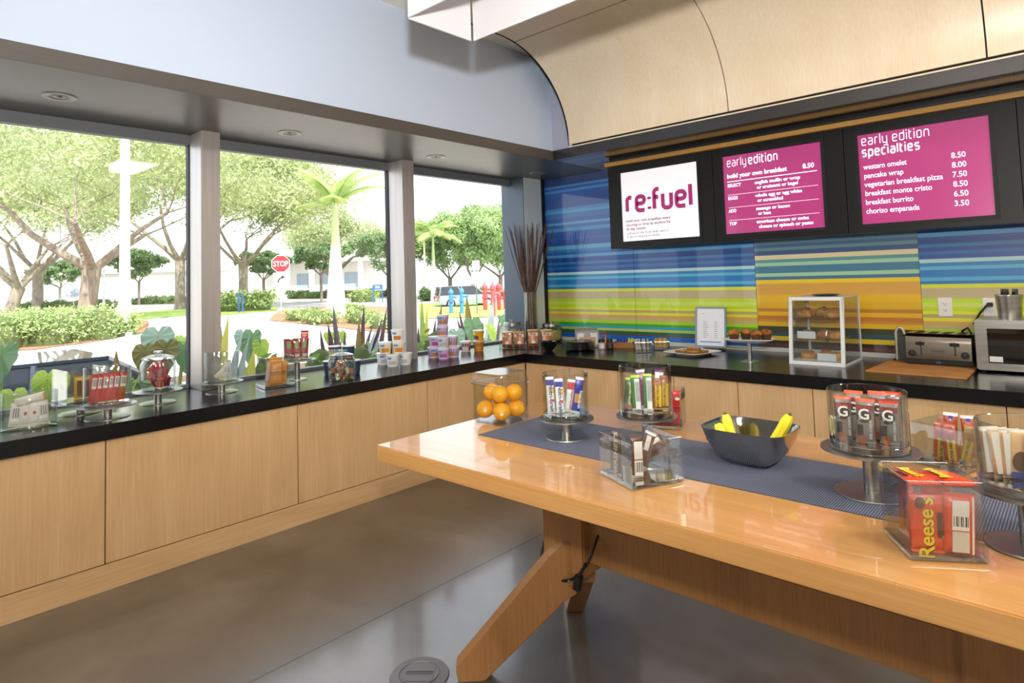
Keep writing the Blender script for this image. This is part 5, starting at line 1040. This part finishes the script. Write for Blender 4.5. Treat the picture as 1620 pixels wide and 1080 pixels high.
BARK=noisy('pale_bark',[(.3,'#6f665a'),(.7,'#978d80')],7,.9,bump=.5,bdist=.05,stretch=(1,1,.3))
LV=[leafmat('oak_leaf','#8f9f68','#bfca9c',.8),leafmat('bright_leaf','#7d9c58','#a9c088',.8),leafmat('dark_leaf','#5f7d4c','#88a070',.8),leafmat('hedge_leaf','#86a05a','#b0c488',2)]
def tree(name,label,x,y,Ht,rt_,fork,spread,nleaf,ls,mat,seed,lean=(0,0),clump=1.,group='trees outside the windows',up=.5,depth=4,base=None):
    z=gz(x,y)-.1 if base is None else base;o=thing(name,label,'tree',(x,y,z),0,group);rr=random.Random(seed);q=B();tips=[]
    def grow(p,d,L,r,k):
        pts=[p];rs=[r];cur=p;dd=d
        for i in range(3):
            dd=(dd+Vector((rr.uniform(-.22,.22),rr.uniform(-.22,.22),rr.uniform(-.08,.16)))).normalized();cur=cur+dd*(L/3);pts.append(cur);rs.append(r*(1-.18*(i+1)))
        q.tube(pts,rs,7 if k>2 else 5)
        if k==0: tips.append(cur);return
        if k<=2: tips.append(cur)
        for j in range(rr.choice((2,3)) if k<depth else 4):
            a=rr.uniform(0,6.283);s=spread*rr.uniform(.6,1.15);nd=(dd*.55+Vector((math.cos(a)*s,math.sin(a)*s,up*rr.uniform(.3,1.)))).normalized()
            grow(cur,nd,L*rr.uniform(.68,.88),rs[-1]*rr.uniform(.52,.68),k-1)
    # trunk
    tr=[Vector((lean[0]*t,lean[1]*t,fork*t)) for t in (0,.08,.3,.65,1)];rs=[rt_*1.35,rt_*1.1,rt_,rt_*.95,rt_*1.02];q.tube(tr,rs,10)
    L0=(Ht-fork)*.36
    for j in range(5):
        a=6.283*j/5+rr.uniform(-.4,.4);s=spread*rr.uniform(.8,1.1);grow(tr[-1]-Vector((0,0,rt_*.5)),Vector((math.cos(a)*s,math.sin(a)*s,rr.uniform(.55,1.))).normalized(),L0,rt_*rr.uniform(.42,.6),depth-1)
    obj('trunk_and_branches',q,BARK,o,smooth=60)
    leaves('foliage',[tuple(t) for t in tips],clump*(Ht-fork)*.13,nleaf,ls,mat,o);return o
def gp(px,py): p=ground(px,py);return float(p[0]),float(p[1])
x,y=gp(135,508);tree('oak_tree','large spreading oak with pale branching trunk behind the left window',x,y,14.5,.40,2.7,.95,32000,.115,LV[0],3,(.3,.2),1.15,up=.12)
x,y=gp(14,498);tree('oak_tree','forked oak at the left picture edge behind shrubs',x,y,13,.40,2.0,.9,24000,.13,LV[0],8,(.2,.5),1.1,up=.15)
x,y=far(60,52);tree('oak_tree','leafy oak farther back behind the left oaks',x,y,17,.4,3.5,.9,20000,.17,LV[0],12)
x,y=far(285,44);tree('oak_tree','leafy oak behind the white lamp post',x,y,16,.35,3.6,.95,26000,.15,LV[0],15,clump=1.15,up=.12)
x,y=gp(527,473);tree('oak_tree','broad pale oak behind the young palm',x,y,11.5,.50,2.8,1.05,26000,.13,LV[0],21,(-.3,.2),1.15,up=.1)
x,y=far(385,40);tree('oak_tree','oak whose crown fills the left of the middle window',x,y,12.5,.3,3.0,1.0,22000,.13,LV[0],24,clump=1.15,up=.15)
for i,(px,D,Ht,rt_,fk,l) in enumerate([(417,58,6,.13,2.3,'small dark tree behind the stop sign'),(508,56,6.5,.13,2.6,'small dark tree right of the stop sign'),(220,62,6.5,.12,2.4,'small tree right of the white lamp post, far off'),(620,64,8.5,.2,2.2,'dark green tree at the right of the middle window'),(95,70,6,.12,2,'small pale tree before the white wall, far left')]):
    x,y=far(px,D);tree('small_tree',l,x,y,Ht,rt_,fk,.95,7000,.15,LV[2],30+i,group='small trees outside',depth=3)
for i,(px,D,Ht,l) in enumerate([(712,66,10.5,'full green tree left in the right-hand window'),(748,60,10.5,'full green tree in the middle of the right-hand window'),(792,64,11,'full green tree at the right of the right-hand window'),(840,70,10,'full green tree behind the window corner column')]):
    x,y=far(px,D);tree('green_tree',l,x,y,Ht,.22,2.0,.85,20000,.17,LV[1],50+i,clump=1.25,group='green trees in the right-hand window',depth=3)
# palms
FRND=leafmat('palm_frond','#86a450','#b4c684',2,tl=.4)
def palm(label,x,y,Ht,r0,nf,fl_,trunk,seed,droop=1.):
    z=gz(x,y)-.05;o=thing('palm_tree',label,'tree',(x,y,z),0,'palms outside');rr=random.Random(seed)
    obj('trunk',B().tube([(0,0,0),(0,0,.12*Ht),(0,.0,.5*Ht),(.02,0,.62*Ht)],[r0*1.25,r0,r0*.62,r0*.5],12),trunk,o,smooth=60)
    obj('crown_shaft',B().tube([(.02,0,.61*Ht),(.02,0,.82*Ht),(.03,0,Ht)],[r0*.5,r0*.38,r0*.2],10),M('shaft_green','#a9b884',.6),o,smooth=60)
    for i in range(nf):
        a=6.283*i/nf+rr.uniform(-.25,.25);el=rr.uniform(.5,1.35);pts=[];L_=fl_*rr.uniform(.85,1.1)
        cur=Vector((.03,0,Ht*.97));d=Vector((math.cos(a)*math.cos(el),math.sin(a)*math.cos(el),math.sin(el)))
        for k in range(9):
            pts.append(cur.copy());cur=cur+d*(L_/8);d=(d+Vector((math.cos(a)*.07,math.sin(a)*.07,-.19*droop))).normalized()
        q=B().tube(pts,[.03*(1-k/10) for k in range(9)],5);side=Vector((-math.sin(a),math.cos(a),0))
        for k in range(46):
            t=.12+.88*k/46;kk=min(7,int(t*8));f=t*8-kk;p=pts[kk].lerp(pts[min(8,kk+1)],f);dd=(pts[min(8,kk+1)]-pts[kk]).normalized();ll=fl_*.26*math.sin(math.pi*min(.97,.15+t*.85))
            for s in (-1,1):
                tip=p+side*(s*ll)+dd*ll*.45-Vector((0,0,ll*.45));w_=dd*.035;q.add([p-w_,p+w_,tip],[(0,1,2)])
        obj('frond',q,FRND,o,smooth=60)
x,y=gp(532,500);palm('young palm with pale swollen trunk and upright fronds behind the sill',x,y,5.2,.42,9,2.7,noisy('pale_palm_trunk',[(.3,'#c4bcb0'),(.7,'#dad3c8')],4,.8,stretch=(1,1,6)),5,.8)
x,y=far(686,50);palm('palm with drooping fronds at left of the right-hand window',x,y,5.6,.26,11,2.9,noisy('pale_palm_trunk',[(.3,'#c4bcb0'),(.7,'#dad3c8')],4,.8),6,1.3)
for px,D in ((672,58),): x,y=far(px,D);palm('slim palm trunk farther back by the window post',x,y,6.5,.2,8,2.6,noisy('grey_palm_trunk',[(.3,'#a49c92'),(.7,'#b8b0a6')],4,.8),7,1.2)
# hedges and shrubs
def hedge(name,label,x,y,lx,ly,h,rz,n,ls,mat,cat='shrub',group=None,rough_=.3):
    o=thing(name,label,cat,(x,y,gz(x,y)),rz,group);cs=[]
    for i in range(60):
        cs.append((rng.uniform(-lx,lx)*.85,rng.uniform(-ly,ly)*.8,h*rng.uniform(.25,.78)))
    leaves('foliage',cs,min(h*.35,ly*.8),n,ls,mat,o,.9)
    q=B().lathe([(1,0),(1.02,.4),(.9,.7),(.5,.82),(0,.85)],14);q.v=[(a*lx*.85,b*ly*.8,c_*h) for a,b,c_ in q.v];obj('twig_core',q,M('shrub_core','#4d5a30',.9),o,smooth=80)
    return o
for i,(px,py,l) in enumerate([(-5,552,'at the left picture edge'),(30,548,'second from the left edge'),(72,546,'in the middle of the bed'),(112,540,'before the oak trunk'),(150,537,'left of the white lamp post'),(180,531,'at the foot of the white lamp post'),(60,522,'behind in the second row, left'),(120,520,'behind in the second row, right')]):
    x,y=gp(px,py);hedge('flowering_shrub','light green leafy shrub in the mulch bed, '+l,x,y,1.0,.8,1.15 if i<5 else .9,0,3000,.055,LV[3],group='shrubs in the mulch bed')
for px,py,l in ((478,508,'left'),(508,513,'left of the palm'),(575,512,'right of the palm'),(610,520,'farthest right'),(555,498,'behind the palm')):
    x,y=gp(px,py);hedge('low_shrub','low pale shrub on the mulch island, '+l,x,y,.8,.6,.55,0,900,.07,LV[3],group='low shrubs on the island')
def runhedge(label,a,b,h,w_,mat,n=3500,ls=.10):
    (x0,y0),(x1,y1)=gp(*a),gp(*b);hedge('clipped_hedge',label,(x0+x1)/2,(y0+y1)/2,math.hypot(x1-x0,y1-y0)/2*1.1,w_,h,math.atan2(y1-y0,x1-x0),n,ls,mat,'hedge','hedges outside')
runhedge('clipped dark hedge behind the big oak trunk',(22,493),(185,488),.85,.9,LV[2],4500)
runhedge('clipped hedge between lamp post and window post',(205,482),(315,480),.9,.9,LV[2],4000)
runhedge('pale clipped hedge by the blue posts',(345,494),(430,490),1.2,.9,LV[3],4500)
runhedge('clipped hedge beyond the road behind the stop sign',(450,473),(625,470),1.0,.9,LV[2],4500,.13)
runhedge('rounded bush right of the palm, beyond the road',(560,478),(590,478),1.2,1.2,LV[3],1800)
runhedge('clipped hedge far in the right-hand window',(662,476),(815,473),1.2,1.2,LV[2],4500,.14)
# near planting under the window
def eleaf(L,W,cup=.2):
    out=[(.0,-.22),(.10,-.34),(.22,-.38),(.34,-.30),(.43,-.15),(.48,.02),(.47,.2),(.42,.37),(.34,.54),(.25,.70),(.14,.85),(0,1.0)]
    ring=[(x*W,y*L) for x,y in out]+[(-x*W,y*L) for x,y in out[-2:0:-1]];n=len(ring);q=B();vs=[(0,0,0)]
    for f in (.35,.7,1):
        for i,(x,y) in enumerate(ring):
            vs.append((x*f,y*f,L*(cup*(abs(x*f)/W)**1.4-.25*(y*f/L)**2*(1 if y>0 else .2))+.035*L*f*(1 if i%2 else -1)))
    fs=[(0,1+i,1+(i+1)%n) for i in range(n)]
    for k in range(2): fs+=[(1+k*n+i,1+(k+1)*n+i,1+(k+1)*n+(i+1)%n,1+k*n+(i+1)%n) for i in range(n)]
    return q.add(vs,fs)
def sleaf(L,W,bend,fold=.25):
    q=B();vs=[];n=9;p=Vector((0,0,0));d=Vector((0,.12,1)).normalized()
    for i in range(n+1):
        t=i/n;w_=W/2*(math.sin(math.pi*min(1,.12+.88*t))**.8)*(1 if t<.98 else .05)
        nv=Vector((0,d.z,-d.y));vs+=[tuple(p+Vector((-w_,0,0))+nv*(-fold*w_)),tuple(p),tuple(p+Vector((w_,0,0))+nv*(-fold*w_))];p=p+d*(L/n);d=(d+Vector((0,bend/n,-bend/n*.35))).normalized()
    return q.add(vs,[f for i in range(n) for f in ((3*i,3*i+1,3*i+4,3*i+3),(3*i+1,3*i+2,3*i+5,3*i+4))])
EM=[leafmat('elephant_ear','#4f7048','#6f9468',5,.4,.3),leafmat('elephant_ear_light','#8fae3c','#b0c860',5,.4,.4),leafmat('elephant_ear_bronze','#5c5a2c','#7d7a3a',5,.4,.3),leafmat('elephant_ear_grey','#7c9a86','#98b09c',5,.4,.3)]
SM=[leafmat('strap_yellow','#a8b03c','#d8c060',4,.4,.45),leafmat('strap_dark','#3c3444','#5c4a50',4,.35,.25),leafmat('strap_grey','#8a9698','#aeb8b4',4,.4,.3),leafmat('strap_bronze','#6a5030','#8c7a3c',4,.4,.3),leafmat('strap_green','#6c8a3c','#94ae58',4,.4,.4)]
STK=M('leaf_stalk','#7c8a4c',.6)
def eplant(label,px,x,lv,seed):
    y=float(at(px,560,x=x)[1]);z=gz(x,y);o=thing('elephant_ear_plant',label,'plant',(x,y,z),0,'planting under the windows')
    for (lpx,lpy,dx,L_,m_,tilt,yaw) in lv:
        p=at(lpx,lpy,x=x+dx);loc=Vector(p)-Vector((x,y,z));st=obj('stalk',B().tube([(0,0,0),loc*.6+Vector((0,0,-.05)),loc],[.014,.010,.006],6),STK,o,smooth=60)
        obj('leaf',eleaf(L_*.85,L_*.8),EM[m_],o,loc=loc,rot=(R(-tilt*.8),0,R(yaw-180-25)))
def splant(label,px,py,x,lv,seed):
    y=float(at(px,py,x=x)[1]);z=max(gz(x,y),-.4);o=thing('strap_leaf_plant',label,'plant',(x,y,z),0,'planting under the windows');rr=random.Random(seed)
    for (tpx,tpy,dx,W,m_,bend) in lv:
        p=Vector(at(tpx,tpy,x=x+dx))-Vector((x,y,z));L_=p.length;yaw=math.atan2(-p.x,p.y) if math.hypot(p.x,p.y)>.05 else 0
        # aim the leaf so that its end reaches p
        q=sleaf(1,W*1.5/max(L_,.1),bend);q.v=[tuple(Matrix.Rotation(R(42),3,'Z')@Vector(v)) for v in q.v];e=Vector(q.v[-2]);q.v=[tuple(Vector(v)*(L_/e.length)) for v in q.v];e=e*(L_/e.length)
        rot=e.rotation_difference(p).to_matrix().to_4x4();tw=Matrix.Rotation(rr.uniform(-.6,.6),4,p.normalized());mm=tw@rot
        q.v=[tuple(mm@Vector(v)) for v in q.v];obj('leaf',q,SM[m_],o,smooth=60)
eplant('elephant ear plant with leaf cut by the left picture edge',6,-1.5,[(2,560,0,.26,0,70,80),(20,628,.1,.2,1,60,100),(75,600,.2,.20,1,75,95)],1)
eplant('elephant ear plant with yellow green leaves behind the leftmost glasses',85,-1.35,[(92,602,0,.18,1,75,85),(68,612,.05,.15,1,70,110)],2)
eplant('elephant ear plant with grey heart leaf left of the first window post',255,-1.9,[(250,532,0,.30,3,62,95),(262,552,.1,.26,2,78,80),(292,552,.1,.24,0,70,110),(290,540,-.2,.22,1,60,80),(228,556,.1,.2,2,80,90)],3)
eplant('elephant ear plant right of the first window post',395,-2.0,[(398,535,0,.26,0,80,60),(412,545,.1,.18,1,70,100),(385,530,-.2,.2,3,70,90)],4)
eplant('elephant ear plant with large dark heart leaf in the right-hand window',745,-1.9,[(748,515,0,.34,0,80,100),(775,520,.1,.22,1,75,120),(722,530,.1,.26,3,80,70),(795,505,-.2,.22,0,70,110),(770,545,.2,.22,0,80,90),(740,548,.2,.2,0,70,80)],5)
eplant('bright green low plant behind the navy cups',527,-2.2,[(520,530,0,.14,1,60,90),(540,528,0,.13,1,65,110),(510,560,.2,.16,1,70,80)],6)
splant('strap leaf plant with tall yellow green blades right of the first post',358,600,-1.15,[(362,497,0,.11,0,.25),(349,512,-.1,.07,4,.2),(403,548,.1,.10,0,.5),(385,520,-.15,.08,2,.5),(395,530,-.1,.06,2,.7),(345,540,.05,.06,4,.3)],1)
splant('strap leaf plant with pink bronze blade behind the red packets',185,640,-1.3,[(184,552,0,.10,3,.2),(205,575,.1,.08,4,.5),(222,592,.1,.08,4,.8),(198,578,-.1,.05,2,.5)],2)
splant('dark purple spiky plant behind the navy cups',565,585,-2.0,[(527,480,-.2,.07,1,.2),(518,508,0,.07,1,.4),(506,517,.1,.06,1,.6),(576,480,-.2,.05,1,.2),(568,503,0,.07,3,.3),(590,512,.1,.07,1,.5),(598,515,0,.07,2,.6),(612,485,-.2,.05,1,.3),(605,502,0,.07,1,.4),(545,520,.1,.06,1,.3),(625,512,.1,.06,1,.6),(600,530,.2,.08,2,.7),(575,520,.1,.06,3,.2),(540,545,.15,.06,1,.8),(500,548,.1,.05,3,.9)],3)
splant('dark bronze spiky plant right of the second window post',680,590,-1.8,[(667,470,-.1,.07,4,.15),(676,482,0,.07,0,.2),(699,478,-.1,.07,3,.3),(690,500,0,.06,1,.3),(662,510,.1,.06,1,.3),(695,515,.1,.07,1,.4),(705,505,-.1,.06,4,.4),(665,540,.15,.06,2,.7),(685,525,.1,.07,3,.3)],4)
splant('bronze spiky plant in the right-hand window behind the purple cups',750,570,-2.2,[(738,467,0,.10,3,.1),(780,472,-.1,.09,2,.35),(726,490,0,.06,1,.4),(722,500,.1,.06,1,.5),(800,483,0,.06,2,.7),(790,500,.1,.06,1,.6),(760,490,-.2,.05,4,.2)],5)

strip('ground_planting_bed',[(-120,760),(250,640),(520,600),(760,560),(850,545)],[(-120,680),(250,600),(520,572),(760,535),(850,528)],noisy('dark_mulch',[(.3,'#4a3a2c'),(.7,'#6a5644')],12,.95),dz=.015)
BED=leafmat('bed_leaf','#5c7c3c','#8fae58',3,.5,.35)
for i,(yy,xx,hh_,l) in enumerate([(-3.2,-1.45,.95,'behind the leftmost glass'),(-2.75,-1.35,1.0,'behind the red packets'),(-2.35,-1.5,1.02,'left of the first window post'),(-1.85,-1.4,1.0,'behind the gum glass'),(-1.4,-1.5,1.05,'behind the orange bags'),(-1.0,-1.4,1.08,'behind the navy cups'),(-.55,-1.5,1.05,'by the second window post'),(-.1,-1.45,1.08,'behind the purple cups'),(.35,-1.5,1.1,'behind the amber cups')]):
    hedge('bed_shrub','low green ground cover plant close outside the glass, '+l,xx,yy,.20,.20,hh_*1.36,0,700,.05,BED,'plant','ground cover outside the glass')
# ------------------------------------------------------------------ street furniture, cars, far buildings
STW=M('street_white','#ececea',.5);GAL=M('galvanised','#a9adb0',.4,.6);BLP=M('blue_paint_post','#2c5c9c',.5)
x,y=gp(197,532);z=gz(x,y);hP=12.;r=wide(x,y,17)/2
t=thing('lamp_post','thick white lamp post outside the left window','lamp post',(x,y,z),0);obj('pole',B().tube([(0,0,0),(.0,0,3),(0,0,hP)],[r*1.02,r*.86,r*.62],16),STW,t,smooth=60);obj('pole_base',B().lathe([(r*1.25,0),(r*1.25,.12),(r*1.05,.16)],20),STW,t)
obj('lamp_arm',B().tube([(0,0,hP-.1),(.5,-.3,hP+.1),(1,-.6,hP+.1)],.05,8),STW,t);obj('lamp_head',B().box((1.2,-.7,hP+.08),(.6,.35,.14),R(-31)),STW,t,bevel=.03)
x,y=gp(164,508);z=gz(x,y);hp=zat(x,y,166,428)-z;t=thing('sign_pole','slim grey pole left of the white lamp post','pole',(x,y,z),0);obj('pole',B().tube([(0,0,0),(0,0,hp)],.055,8),GAL,t,smooth=60);obj('cap',B().lathe([(.065,hp),(.065,hp+.05),(0,hp+.08)],10),GAL,t)
# stop sign
x,y=gp(445,496);z=gz(x,y);fa=face(x,y);D=dep(x,y,1);s=lambda n:n*D/F
zc=zat(x,y,446,417)-z;t=thing('stop_sign','red octagonal stop sign with white arrow plate beneath','road sign',(x,y,z),fa)
obj('post',B().b2((-.03,0,0),(.03,.05,zc+s(15))),GAL,t)
oc=lambda rr:[(rr*math.cos(R(22.5+45*k)),rr*math.sin(R(22.5+45*k))) for k in range(8)]
ro_=s(27)/2/math.cos(R(22.5));p=obj('sign_plate',B().prism(oc(ro_),.02,frame((0,-.0,zc),(1,0,0),(0,0,1))),M('sign_white','#f2efec',.5),t)
obj('red_field',B().prism(oc(ro_*.94),.004,frame((0,-.02,zc),(1,0,0),(0,0,1))),M('sign_red','#b8202a',.45),p)
text('STOP',ro_*.82,M('sign_white','#f2efec',.5),p,frame((0,-.026,zc-ro_*.28),(1,0,0),(0,0,1)),align='CENTER',bold=.003,width=ro_*1.5)
zp=zat(x,y,446,443)-z;hw_=s(11.5);hz_=s(11.5);p=obj('arrow_plate',B().b2((-hw_,-.02,zp-hz_),(hw_,0,zp+hz_)),M('sign_white','#f2efec',.5),t)
T=frame((0,-.023,zp),(1,0,0),(0,0,1));k=hw_;ar=[(-.45*k,-.35*k),(-.25*k,-.35*k),(-.2*k,0),(.1*k,.28*k),(.1*k,.1*k),(.55*k,.42*k),(.12*k,.75*k),(.1*k,.5*k),(-.3*k,.22*k),(-.45*k,-.1*k)]
obj('arrow',B().prism(ar,.004,T),M('sign_black','#26262a',.5),p);text('ONLY',k*.5,M('sign_black','#26262a',.5),p,frame((0,-.0232,zp-k*.88),(1,0,0),(0,0,1)),align='CENTER',width=k*1.3)
for px,l in ((378,'left'),(384,'right')):
    x,y=gp(px,495);z=gz(x,y);hh_=zat(x,y,px,466)-z;t=thing('blue_post','blue metal post beside the hedge, %s of the pair'%l,'post',(x,y,z),0,'pair of blue posts');obj('post_tube',B().tube([(0,0,0),(0,0,hh_)],.05,8),BLP,t,smooth=60);obj('cap',B().lathe([(.06,hh_),(.06,hh_+.03),(0,hh_+.06)],10),BLP,t)
x,y=far(597,52);z=gz(x,y);D=dep(x,y,1);zt_=zat(x,y,597,450)-z;zb_=zat(x,y,597,458)-z;fa=face(x,y);t=thing('blue_sign','small blue sign board on two posts beyond the road','road sign',(x,y,z),fa);w_=8*D/F
obj('board',B().b2((-w_,-.03,zb_),(w_,0,zt_)),BLP,t)
for s_ in (-1,1): obj('post',B().b2((s_*w_*.9-.04,0,0),(s_*w_*.9+.04,.06,zt_)),BLP,t)
obj('white_mark',B().b2((-w_*.4,-.034,zb_+(zt_-zb_)*.35),(w_*.4,-.03,zb_+(zt_-zb_)*.65)),STW,t)
x,y=gp(755,497);z=gz(x,y);D=dep(x,y,1);fa=face(x,y);t=thing('white_sign','two blank white plates on a thin post by the parked car','road sign',(x,y,z),fa)
obj('post',B().b2((-.03,0,0),(.03,.04,zat(x,y,756,411)-z)),M('post_green','#5a6a5c',.5,.4),t)
for a,b,w_ in ((412,427,5.5),(430,449,8)): obj('plate',B().b2((-w_*D/F,-.02,zat(x,y,756,b)-z),(w_*D/F,0,zat(x,y,756,a)-z)),STW,t)
# standpipes
def standpipe(label,px,py,toppy,col,w_):
    x,y=gp(px,py);z=gz(x,y);h=zat(x,y,px,toppy)-z;t=thing('standpipe',label,'standpipe',(x,y,z),face(x,y),'fire standpipes outside');m_=M('pipe_'+col[1:],col,.45)
    r=wide(x,y,w_)/2;obj('riser',B().tube([(0,0,0),(0,0,h*.8)],r,12),m_,t,smooth=60)
    obj('flange',B().lathe([(r*1.5,h*.45),(r*1.5,h*.5)],14),m_,t);obj('bonnet',B().lathe([(r*1.3,h*.78),(r*1.35,h*.86),(r*.8,h*.93),(r*.35,h*.94),(r*.35,h)],14),m_,t,smooth=40)
    obj('outlet_arm',B().tube([(0,0,h*.66),(r*2.6,0,h*.66),(r*3.0,0,h*.6)],[r*.8,r*.8,r*.9],10),m_,t,smooth=60)
for a in [('blue standpipe, left of the pair in the right-hand window',714,497,455,'#3a78b4',6),('blue standpipe, right of the pair in the right-hand window',731,497,453,'#3a78b4',6),('red standpipe, leftmost of the red group',768,492,447,'#c8444a',7),('red standpipe, tallest in the red group',781,500,446,'#c8444a',7),('red standpipe, third of the red group',790,492,446,'#c23a42',7),('red standpipe, rightmost of the red group',800,490,455,'#c8444a',7)]: standpipe(*a)
# cars
def car(label,x,y,rz,L_,W_,Ht,body,suv,z):
    t=thing('car',label,'car',(x,y,z),rz);pm=M('car_paint_'+body[1:],body,.25,.4,coat=.8);gm=M('car_glass','#1c2226',.08,coat=.5);bk=M('tyre','#151515',.8)
    zb=.25;zs=Ht*.60
    lo=[(-L_/2,zb),(L_/2,zb),(L_/2+.02,zb+.25),(L_/2-.08,zs*.86),(L_*.22,zs),(-L_/2+.05,zs),(-L_/2-.02,zb+.3)]
    T=frame((0,W_/2,0),(1,0,0),(0,0,1));obj('lower_body',B().prism(lo,W_,T),pm,t,bevel=.05,smooth=35)
    rx0,rx1=(-L_*.46,L_*.10) if suv else (-L_*.22,L_*.06);bx0,bx1=(-L_*.49,L_*.26) if suv else (-L_*.42,L_*.24)
    q=B();w1,w2=W_*.47,W_*.38;q.add([(bx0,-w1,zs),(bx1,-w1,zs),(bx1,w1,zs),(bx0,w1,zs),(rx0,-w2,Ht),(rx1,-w2,Ht),(rx1,w2,Ht),(rx0,w2,Ht)],[(0,3,2,1),(4,5,6,7),(0,1,5,4),(1,2,6,5),(2,3,7,6),(3,0,4,7)]);obj('cabin_glass',q,gm,t)
    obj('roof',B().prism([(rx0-.03,-w2-.02),(rx1+.03,-w2-.02),(rx1+.03,w2+.02),(rx0-.03,w2+.02)],.05,Matrix.Translation((0,0,Ht-.02))),pm,t,bevel=.02)
    for a,b in ((bx0,rx0),(bx1,rx1),((bx0+bx1)/2,(rx0+rx1)/2)):
        for s_ in (-1,1): obj('pillar',B().tube([(a,s_*w1,zs),(b,s_*w2,Ht)],.035,6),pm,t)
    for xx in (-L_*.31,L_*.31):
        for s_ in (-1,1): wl=obj('wheel',B().lathe([(.20,-.1),(.33,-.1),(.34,0),(.33,.1),(.20,.1)],22,mat=frame((xx,s_*(W_/2-.08),.33),(1,0,0),(0,0,1))),bk,t,smooth=40);obj('hub_cap',B().lathe([(.2,-.105),(.2,.105)],16,mat=frame((xx,s_*(W_/2-.08),.33),(1,0,0),(0,0,1))),GAL,wl)
    for s_ in (-1,1): obj('tail_light',B().box((-L_/2-.01,s_*W_*.40,zs*.82),(.06,.2,.22)),M('tail_red','#b8242a',.3),t);obj('headlight',B().box((L_/2-.03,s_*W_*.38,zs*.68),(.08,.3,.14)),M('headlight','#d8dcde',.15),t)
    obj('number_plate',B().box((-L_/2-.03,0,zb+.42),(.02,.4,.14)),STW,t)
x,y=far(737,46);fa=face(x,y);car('silver estate car parked in the right-hand window',x,y,fa+R(50)-R(90)+R(55),4.5,1.8,1.55,'#8d959e',True,-.72)
x,y=float(at(70,590,x=-4.6)[0]),float(at(70,590,x=-4.6)[1]);car('dark blue grey car close outside the leftmost window',-4.9,y+.2,R(90),4.5,1.8,zat(-4.9,y,75,568)-(-.62),'#2a3440',False,-.62)
# far white buildings
x,y=far(170,78);t=thing('white_building','long low white building far behind the left trees','building',(x,y,gz(x,y)-.3),R(48));BW=M('far_white_wall','#c4c2bc',.8)
obj('wall',B().b2((-14,-3,0),(14,3,3.6)),BW,t);obj('roof',B().b2((-14.4,-3.4,3.6),(14.4,3.4,3.9)),M('far_roof','#b0aca6',.8),t)
for i in range(6): obj('window',B().b2((-12+i*4.4,-3.03,1.0),(-9.6+i*4.4,-2.98,2.4)),M('far_window','#8a98a4',.2),t)
x,y=far(500,104);t=thing('white_building','pale building with tall columns behind the palm','building',(x,y,gz(x,y)-.3),R(42));obj('wall',B().b2((-10,0,0),(10,6,5.2)),BW,t);obj('roof',B().b2((-10.5,-3,5.2),(10.5,6.5,5.7)),BW,t)
for i in range(5): obj('column',B().tube([(-8+4*i,-2.2,0),(-8+4*i,-2.2,5.2)],.45,12),BW,t,smooth=60)
for i in range(4): obj('window',B().b2((-7.2+4*i,-.05,1),(-4.8+4*i,.02,3.4)),M('far_window','#8a98a4',.2),t)
